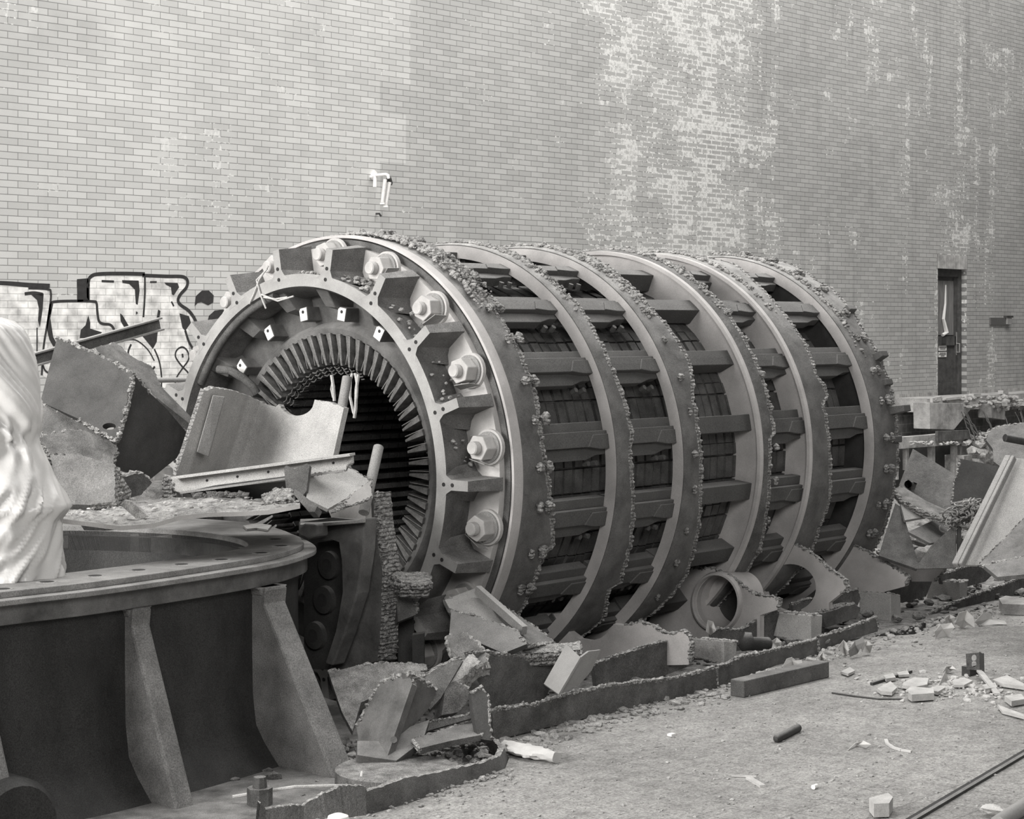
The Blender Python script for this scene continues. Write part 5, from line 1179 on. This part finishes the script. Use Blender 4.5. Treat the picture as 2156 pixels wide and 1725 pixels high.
sc = 'scrap plates heaped beyond the stator'
bx = thing('holed_plate_box', PD(1950, 1080, 15.6), 'dark plate with a square hole and pipe stub, behind the stator end', 'scrap metal', sc)
plate('holed_plate', [(1922, 945), (2012, 1000), (2000, 1076), (1960, 1070), (1893, 1022)], pl3((1922, 945, 15.8), (2012, 1000, 15.3), (1893, 1022, 15.6)), .03, ('mid_steel', 'cut_metal'), parent=bx, holes=[[(1911, 1010), (1931, 1018), (1926, 1031), (1906, 1026)]])
plate('dark_side', [(2022, 966, 0), (2112, 984, 0), (2092, 1040), (2062, 1072), (2002, 1070, J), (2008, 1020, J)], pl3((2022, 966, 15.2), (2112, 984, 15.0), (2002, 1070, 15.1)), .03, ('dark_steel', 'cut_metal'), parent=bx)
plate('arc_base', [(1880, 1030, J), (1900, 1024), (1950, 1055), (2002, 1078), (2060, 1092), (2058, 1108, J), (2010, 1098, J), (1950, 1078, J), (1900, 1052, J)], pl3((1880, 1030, 15.2), (2002, 1078, 15.0), (2010, 1098, 14.8)), .05, ('rust_dark', 'cut_metal'), parent=bx)
m = MB(); m.tube([PD(1912, 1020, 15.35), PD(1928, 1022, 15.9)], .03, 16, cap=False); m.tube([PD(1912, 1020, 15.35), PD(1928, 1022, 15.9)], .02, 16, cap=False); m.build('pipe_stub', 'dark_steel', bx, smooth=50)
scrap('dark_plate', [(1862, 1130), (1885, 1060), (1897, 1068), (1935, 1190), (1930, 1198), (1850, 1170)], pl3((1862, 1130, 14.8), (1897, 1068, 15.0), (1935, 1190, 14.6)), .03, 'dark plate leaning against the rear end of the stator', mats=('mid_steel', 'cut_metal'), group=sc)
scrap('sloping_plate', [(1896, 1062), (1945, 1078), (1950, 1088), (1905, 1096)], pl3((1896, 1062, 15.0), (1945, 1078, 15.0), (1905, 1096, 14.8)), .02, 'small grey plate lying under the arc-shaped base', mats=('light_steel', 'cut_metal'), group=sc)
scrap('sloping_plate', [(1912, 1120), (1965, 1096), (2000, 1104), (1985, 1140), (1958, 1144)], pl3((1912, 1120, 14.6), (2000, 1104, 15.2), (1958, 1144, 14.6)), .02, 'pale flat plate sloping into the gap beyond the stator', mats=('mid_steel', 'cut_metal'), group=sc)
scrap('gusset_plate', [(2006, 1108, 0), (2012, 1108), (2012, 1196), (1926, 1198), (1960, 1150)], pl3((2012, 1108, 14.3), (2012, 1192, 14.2), (1926, 1196, 14.3)), .02, 'triangular gusset plate standing left of the long pale plate', mats=('mid_steel', 'cut_metal'), group=sc)
scrap('steel_strip', [(2016, 1108), (2024, 1108), (2024, 1190), (2016, 1190)], pl3((2016, 1108, 14.25), (2024, 1108, 14.25), (2016, 1190, 14.2)), .03, 'narrow upright strip beside the triangular gusset plate', mats=('dark_steel', 'cut_metal'), group=sc)
lp = thing('long_pale_plate', PD(2090, 1190, 13.8), 'long pale plate with a rolled edge leaning at the right edge', 'scrap metal', sc)
lp.location.z = 0
plate('plate_face', [(2134, 964), (2156, 966, 0), (2240, 975), (2240, 1060), (2156, 1092, J), (2120, 1130, J), (2080, 1168, J), (2060, 1190), (2020, 1190)], pl3((2134, 964, 14.2), (2240, 975, 14.2), (2020, 1190, 13.8)), .03, ('pale_plate', 'cut_metal'), parent=lp)
m = MB(); m.bar(PD(2125, 962, 14.2), PD(2012, 1192, 13.75), .05, .05); m.build('rolled_edge', 'light_steel', lp, bevel=.01)
m = MB(); m.bar(PD(2135, 963, 14.15), PD(2023, 1192, 13.7), .03, .05); m.build('rolled_edge', 'light_steel', lp, bevel=.01)
plate('folded_skirt', [(2156, 1092), (2240, 1060), (2240, 1150), (2150, 1172, J), (2100, 1186), (2060, 1190), (2110, 1140)], pl3((2156, 1092, 13.9), (2240, 1150, 13.4), (2060, 1190, 13.6)), .02, ('mid_steel', 'cut_metal'), parent=lp)
scrap('torn_plate', [(2070, 1190, J), (2110, 1180, J), (2156, 1172, J), (2240, 1165, J), (2240, 1200), (2156, 1210), (2100, 1215)], pl3((2070, 1190, 13.3), (2240, 1165, 13.3), (2100, 1215, 13.1)), .03, 'torn rough plate in front of the long pale plate', mats=('mid_steel', 'cut_metal'), amp=.02, group=sc)
dp = thing('round_plate', PD(2120, 960, 15.2), 'large speckled plate with a curved torn edge and pipe, at right', 'scrap metal', sc)
plate('curved_plate', [(2075, 925, J), (2082, 908, J), (2100, 898, J), (2156, 890), (2230, 890), (2230, 1000), (2110, 985), (2092, 972), (2090, 945)], pl3((2075, 925, 15.3), (2230, 890, 15.3), (2110, 985, 15.0)), .04, ('mid_steel', 'cut_metal'), parent=dp)
m = MB(); m.tube([PD(2116, 922, 14.9), PD(2240, 945, 15.1)], .03, 14); m.build('pipe', 'dark_steel', dp, smooth=50)
m = MB(); m.tube([PD(2116, 922, 14.895), PD(2117, 922.2, 14.9)], .022, 14); m.build('pipe_mouth', 'ink', dp)
# tangle of wires
m = MB()
for k in range(80):
    u, v = random.uniform(1996, 2075), random.uniform(1056, 1100) ; P = []; r1, r2 = random.uniform(8, 34), random.uniform(4, 15); a0 = random.uniform(0, 6.3); sp = random.uniform(2.2, 5.5); tl = random.uniform(-.4, .5)
    if u < 2030: v += 12
    for q in range(18):
        t_ = q / 17; aa = a0 + sp * t_; du, dv = r1 * math.cos(aa) * (1 - .3 * t_), r2 * math.sin(aa); P.append(PD(min(u + du, 2082), v + dv + du * -tl, 14.3 + .14 * math.sin(aa * 1.3 + k)))
    m.tube(P, random.uniform(.0035, .007), 5)
tag(m.build('wire_tangle', 'light_steel', smooth=60), 'tangle of stripped wires spilling over the scrap beyond the stator', 'wires', kind='stuff')
m = MB()
for (x, y, r) in ((14.6, 10.6, 1.0), (16.0, 10.2, 1.1), (17.4, 10.0, 1.2), (15.4, 12.5, 1.1), (18.5, 12.0, 1.2), (14.2, 12.6, .8), (19.5, 10.5, 1.2)): lump(m, (x, y, -.5), r, x, .5, 3)
for k in range(200): lump(m, (random.uniform(14, 20), random.uniform(9, 14), random.uniform(-.35, .1)), random.uniform(.05, .2), k, .6)
tag(m.build('rubble_mound', 'rubble_dark'), 'dark rubble mound under the scrap beyond the stator', 'rubble', kind='stuff')

# ================================================================== FLOOR LITTER
def onfloor(name, px, th, label, cat, matn='pale_chip', mats=None, group=None, lift=.0, curl=0, step=0):
    P = [PZ(u, v, .004 + lift) for u, v in px]; cx_ = sum((p for p in P), Vector()) / len(P)
    B = []
    for i, p in enumerate(P): B.append(p + Vector((0, 0, th + (curl * (p - cx_).length if curl else 0))))
    L = [p + Vector((0, 0, curl * (p - cx_).length * .9 if curl else 0)) for p in P]
    n = len(P); m = MB(); m.add(L + B + [cx_ + Vector((0, 0, .0))] + [cx_ + Vector((0, 0, th))], [(i, (i + 1) % n, 2 * n) for i in range(n)] + [(n + (i + 1) % n, n + i, 2 * n + 1) for i in range(n)] + [(i, (i + 1) % n, n + (i + 1) % n, n + i) for i in range(n)])
    return tag(m.build(name, mats or matn), label, cat, group)
# steel bar by the lip
A, B = PZ(1552, 1450, .05), PZ(1732, 1408, .05); m = MB(); m.bar(A, B, .10, .10); tag(m.build('square_bar', 'mid_steel', bevel=.006), 'square rusty steel bar lying along the machine bed lip', 'bar')
# angle bracket with two holes
br = thing('angle_bracket', PZ(2045, 1430, 0), 'upright angle bracket with two round holes on the floor', 'bracket')
X0 = PZ(2068, 1425, 0).x
plate('upright_leg', [(2034, 1377), (2066, 1374), (2067, 1412), (2036, 1410)], pl3((2034, 1377, 12.2), (2066, 1374, 12.2), (2036, 1410, 12.2)), .01, ('mid_steel', 'cut_metal'), parent=br, holes=[{'c': (2051, 1386), 'r': (5.5, 7)}, {'c': (2051, 1399), 'r': (5.5, 7)}])
m = MB(); m.bar(PD(2067, 1374, 12.15), PD(2068, 1414, 12.15), .012, .07, FW); m.build('side_leg', 'dark_steel', br)
m = MB(); m.box(*[tuple(q) for q in ((lambda a, b: ((min(a.x, b.x), min(a.y, b.y), .0), (max(a.x, b.x), max(a.y, b.y) + .05, .06)))(PZ(2040, 1425, 0), PZ(2068, 1418, 0)))]); m.build('foot_leg', 'dark_steel', br)
# chips and tiles
chips = [
 ([(1847, 1458), (1875, 1445), (1889, 1456), (1878, 1467), (1855, 1465)], 'pale angular tile left of the floor litter', .02),
 ([(1902, 1445), (1925, 1436), (1955, 1438), (1952, 1450), (1925, 1457), (1900, 1452)], 'broad pale tile in the middle of the floor litter', .02),
 ([(1912, 1466), (1918, 1462), (1965, 1466), (1967, 1476), (1920, 1480), (1912, 1474)], 'white rough block at the front of the floor litter', .04),
 ([(1950, 1460), (1975, 1452), (1990, 1456), (1975, 1466)], 'small pale shard right of the white rough block', .02),
 ([(2005, 1440), (2030, 1434), (2048, 1440), (2030, 1450), (2008, 1450)], 'flat pale shard under the curled leaf', .015),
 ([(2090, 1440), (2120, 1432), (2156, 1448), (2156, 1456), (2110, 1448)], 'pale strip of board near the right edge', .02),
 ([(2068, 1450), (2095, 1446), (2100, 1455), (2075, 1460)], 'short pale shard right of the bent stick', .02),
 ([(1860, 1430), (1880, 1426), (1886, 1434), (1866, 1438)], 'little pale shard behind the angular tile', .02),
 ([(1888, 1422), (1910, 1418), (1915, 1426), (1893, 1428)], 'thin pale shard behind the broad tile', .015),
 ([(2115, 1478), (2150, 1474), (2160, 1484), (2130, 1490)], 'crumbly pale lump at the right edge', .03),
 ([(2100, 1492), (2125, 1500), (2156, 1512), (2156, 1518), (2110, 1504)], 'long pale sliver at the right edge', .015),
 ([(1770, 1420), (1790, 1412), (1800, 1418), (1786, 1426)], 'flat chip between the steel bar and the litter', .015),
 ([(1830, 1710), (1870, 1700), (1880, 1708), (1872, 1722), (1840, 1724)], 'pale broken block at the bottom edge of the floor', .06),
]
for px, lb, th in chips: onfloor('tile_shard', px, th, lb, 'shard', curl=.05, group='pale shards on the floor')
def sheetlet(name, px, d0, label, cat='paper', matn='paper'):
    """a curled leaf standing on the floor: pixel outline, bent in depth"""
    us = [p[0] for p in px]; u0, u1 = min(us), max(us); F = [PD(u, v, d0 + .12 * math.sin((u - u0) / max(1, u1 - u0) * 3.1)) for u, v in px]
    n = len(F); c = sum(F, Vector()) / n + FW * .05; m = MB()
    B = [p + FW * .006 for p in F]; m.add(F + [c] + B + [c + FW * .006], [(i, (i + 1) % n, n) for i in range(n)] + [(n + 1 + (i + 1) % n, n + 1 + i, 2 * n + 1) for i in range(n)] + [(i, (i + 1) % n, n + 1 + (i + 1) % n, n + 1 + i) for i in range(n)])
    return tag(m.build(name, matn), label, cat)
gd = lambda v: FPX * CAMH / (v - HZ)
sheetlet('curled_leaf', [(1976, 1445), (1990, 1414), (1998, 1432), (2014, 1440), (2000, 1446)], gd(1446), 'curled pale leaf of sheet standing up in the floor litter')
sheetlet('curled_leaf', [(1985, 1416), (1992, 1404), (2005, 1402), (2014, 1410), (2004, 1412), (1994, 1420)], gd(1424), 'rolled pale scrap just behind the curled leaf')
sheetlet('paper_scrap', [(1763, 1365), (1776, 1348), (1783, 1354), (1790, 1376), (1780, 1380)], gd(1388), 'upright pale paper leaf beside the broken bed lip')
sheetlet('paper_scrap', [(1812, 1356), (1826, 1350), (1838, 1358), (1832, 1376), (1815, 1374)], gd(1384), 'small crumpled paper right of the upright leaf')
sheetlet('paper_scrap', [(1786, 1372), (1800, 1350), (1818, 1342), (1820, 1352), (1806, 1376), (1790, 1384)], gd(1390), 'grey crumpled cloth between two papers at the bed lip', matn='carton')
sheetlet('paper_scrap', [(1990, 1302), (2000, 1294), (2012, 1300), (2005, 1318), (1992, 1320)], gd(1325), 'folded pale paper standing by the right bed lip')
sheetlet('paper_scrap', [(2012, 1312), (2018, 1292), (2036, 1286), (2050, 1300), (2052, 1322), (2036, 1316), (2026, 1326)], gd(1328), 'crumpled tissue by the right bed lip')
sheetlet('paper_scrap', [(2052, 1310), (2070, 1290), (2086, 1292), (2092, 1310), (2116, 1308), (2120, 1314), (2060, 1318)], gd(1318), 'dark-edged crumpled wrapper right of the tissue')
sheetlet('paper_scrap', [(1968, 1330), (1980, 1316), (2004, 1312), (2010, 1322), (1996, 1340), (1970, 1344)], gd(1346), 'wide crumpled paper lying before the right bed lip')
sheetlet('paper_scrap', [(1648, 1404), (1656, 1388), (1668, 1384), (1672, 1392), (1688, 1390), (1690, 1402), (1670, 1408)], gd(1412), 'small crumpled paper beside the steel bar')
sheetlet('paper_scrap', [(1722, 1388), (1732, 1374), (1740, 1388), (1730, 1394)], gd(1398), 'tiny paper scrap at the right end of the steel bar')
sheetlet('paper_scrap', [(1486, 1330), (1490, 1306), (1502, 1310), (1508, 1328), (1496, 1338)], 12.6, 'pale rag caught on the rough box block')
sheetlet('paper_scrap', [(1616, 1356), (1636, 1343), (1646, 1352), (1642, 1368), (1618, 1366)], 12.9, 'white crumpled scrap beside the dark bottle-shaped stub')
# dark stub
m = MB(); m.tube([PD(1560, 1345, 12.8), PD(1572, 1352, 12.8), PD(1580, 1356, 12.8), PD(1616, 1356, 12.9)], [.05, .07, .045, .045], 16); tag(m.build('pipe_stub', 'dark_steel', smooth=60), 'dark bottle-shaped pipe stub lying in the machine bed', 'pipe')
# stick, roll, bent strip
m = MB(); P = [PZ(2062, 1413, .05), PZ(2082, 1438, .03), PZ(2100, 1462, .012)]
for a, b in zip(P, P[1:]): m.bar(a, b, .035, .012)
tag(m.build('bent_stick', 'pale_chip'), 'bent pale stick leaning across the floor litter', 'stick')
m = MB(); m.tube([PZ(1633, 1557, .02), PZ(1636, 1556, .02), PZ(1680, 1533, .02), PZ(1682, 1531, .02)], [.012, .022, .022, .012], 12); tag(m.build('dark_rod', 'dark_steel', smooth=60), 'short dark threaded rod lying alone on the dusty floor', 'rod')
m = MB(); pts = [(1865, 1558), (1868, 1566), (1880, 1574), (1898, 1580), (1919, 1583)]
Pp = [PZ(u, v, .006) for u, v in pts]
for a, b in zip(Pp, Pp[1:]): m.bar(a, b, .018, .010)
tag(m.build('plastic_strip', 'paper'), 'curved thin white strip on the dusty floor', 'strip')
m = MB()
Pp = [PZ(u, v, .006) for u, v in ((1576, 1638), (1606, 1656))]; m.bar(Pp[0], Pp[1], .03, .012); tag(m.build('wood_splinter', 'pale_chip'), 'pale splinter lying diagonally on the lower floor', 'splinter')
m = MB(); m.bar(PZ(1540, 1634, .006), PZ(1592, 1636, .006), .010, .008); tag(m.build('wood_splinter', 'pale_chip'), 'thin pale straw touching the diagonal splinter', 'splinter')
sheetlet('paper_scrap', [(1785, 1580), (1800, 1566), (1818, 1560), (1834, 1568), (1820, 1578), (1800, 1584)], gd(1582), 'crumpled paper left of the curved white strip')
m = MB(); m.bar(PZ(1835, 1440, .01), PZ(1918, 1414, .01), .02, .015); tag(m.build('dark_lath', 'dark_steel'), 'thin dark lath behind the pale floor tiles', 'lath')
m = MB(); pts = [(1752, 1459), (1800, 1466), (1850, 1472), (1900, 1472)]; m.tube([PZ(u, v, .006) for u, v in pts], .006, 6); tag(m.build('thin_cable', 'dark_steel'), 'thin dark wire curving in front of the floor tiles', 'wire')
m = MB(); p = PZ(1410, 1546, .01); m.box((p.x - .01, p.y - .02, 0), (p.x + .03, p.y + .01, .012)); tag(m.build('white_chip', 'white_paint'), 'tiny bright white chip alone on the floor', 'chip')
m = MB(); p = PZ(1712, 1658, .01); m.tube([p, p + Vector((.03, 0, 0))], .012, 8); tag(m.build('cigarette_end', 'white_paint'), 'short white tube end on the lower floor', 'stub')
# sunken rail groove at the lower right
m = MB(); A, B = PZ(1900, 1752, 0), PZ(2200, 1572, 0); d = (B - A).normalized(); n_v = Vector((-d.y, d.x, 0))
m.bar(A + n_v * .02 + Vector((0, 0, .004)), B + n_v * .02 + Vector((0, 0, .004)), .022, .02); gr = tag(m.build('floor_rail', 'dark_steel'), 'sunken steel rail edge crossing the floor at lower right', 'rail')
m = MB(); m.bar(A + n_v * .05 + Vector((0, 0, .001)), B + n_v * .05 + Vector((0, 0, .001)), .03, .006); m.build('rail_gap', 'ink', gr)
m = MB(); lump(m, PZ(2090, 1705, .03), .05, 4, .7, 2); tag(m.build('plaster_lump', 'pale_chip'), 'pale plaster lump at the bottom right', 'lump')
m = MB(); m.tube([PZ(2100, 1735, .03), PZ(2170, 1690, .03)], .035, 12); tag(m.build('rope_end', 'carton', smooth=50), 'thick twisted rope end at the bottom right corner', 'rope')
onfloor('brick_piece', [(2103, 1282), (2118, 1276), (2160, 1282), (2158, 1296), (2110, 1294)], .08, 'brick-like piece against the right bed lip', 'brick', 'concrete')
# pebbles and grit
def grit(name, n, fn, rlo, rhi, matn, label):
    m = MB()
    for k in range(n):
        p = fn(); lump(m, p, random.choice((rlo, rlo, (rlo + rhi) / 2, rhi)) * random.uniform(.7, 1.2), k, .6, 1 if rhi > .02 else 1)
    tag(m.build(name, matn), label, 'debris', kind='stuff')
def lipline(u):   # ground line of the bed lip in the frame
    T = ((1040, 1560), (1200, 1520), (1510, 1452), (1720, 1380), (1850, 1335), (2160, 1262), (2300, 1230))
    for a, b in zip(T, T[1:]):
        if a[0] <= u <= b[0]: return a[1] + (b[1] - a[1]) * (u - a[0]) / (b[0] - a[0])
    return 1560
def near_lip():
    u = random.uniform(1060, 2200); return PZ(u, lipline(u) + abs(random.gauss(0, 18)) - 4, .004)
grit('grit_along_bed', 750, near_lip, .010, .035, 'rubble', 'grit and crumbs along the foot of the bed lip')
def anyfloor():
    while True:
        u, v = random.uniform(700, 2180), random.uniform(1300, 1740)
        if v > lipline(u) + 14 and v > 1750 - (u - 560) * .30: return PZ(u, v, .002)
grit('floor_pebbles', 900, anyfloor, .004, .012, 'rubble', 'scattered pebbles over the dusty floor')
def curbside():
    t = random.random(); u = 560 + 520 * t; v = 1745 - 130 * t; return PZ(u + random.gauss(0, 12), v + abs(random.gauss(0, 14)), .004)
grit('grit_along_curb', 260, curbside, .006, .018, 'rubble', 'grit along the outside of the pit curb')
def heap():
    return PZ(random.gauss(2010, 75), random.gauss(1450, 13), .006)
grit('litter_crumbs', 260, heap, .010, .028, 'pale_chip', 'pale crumbs among the floor litter')
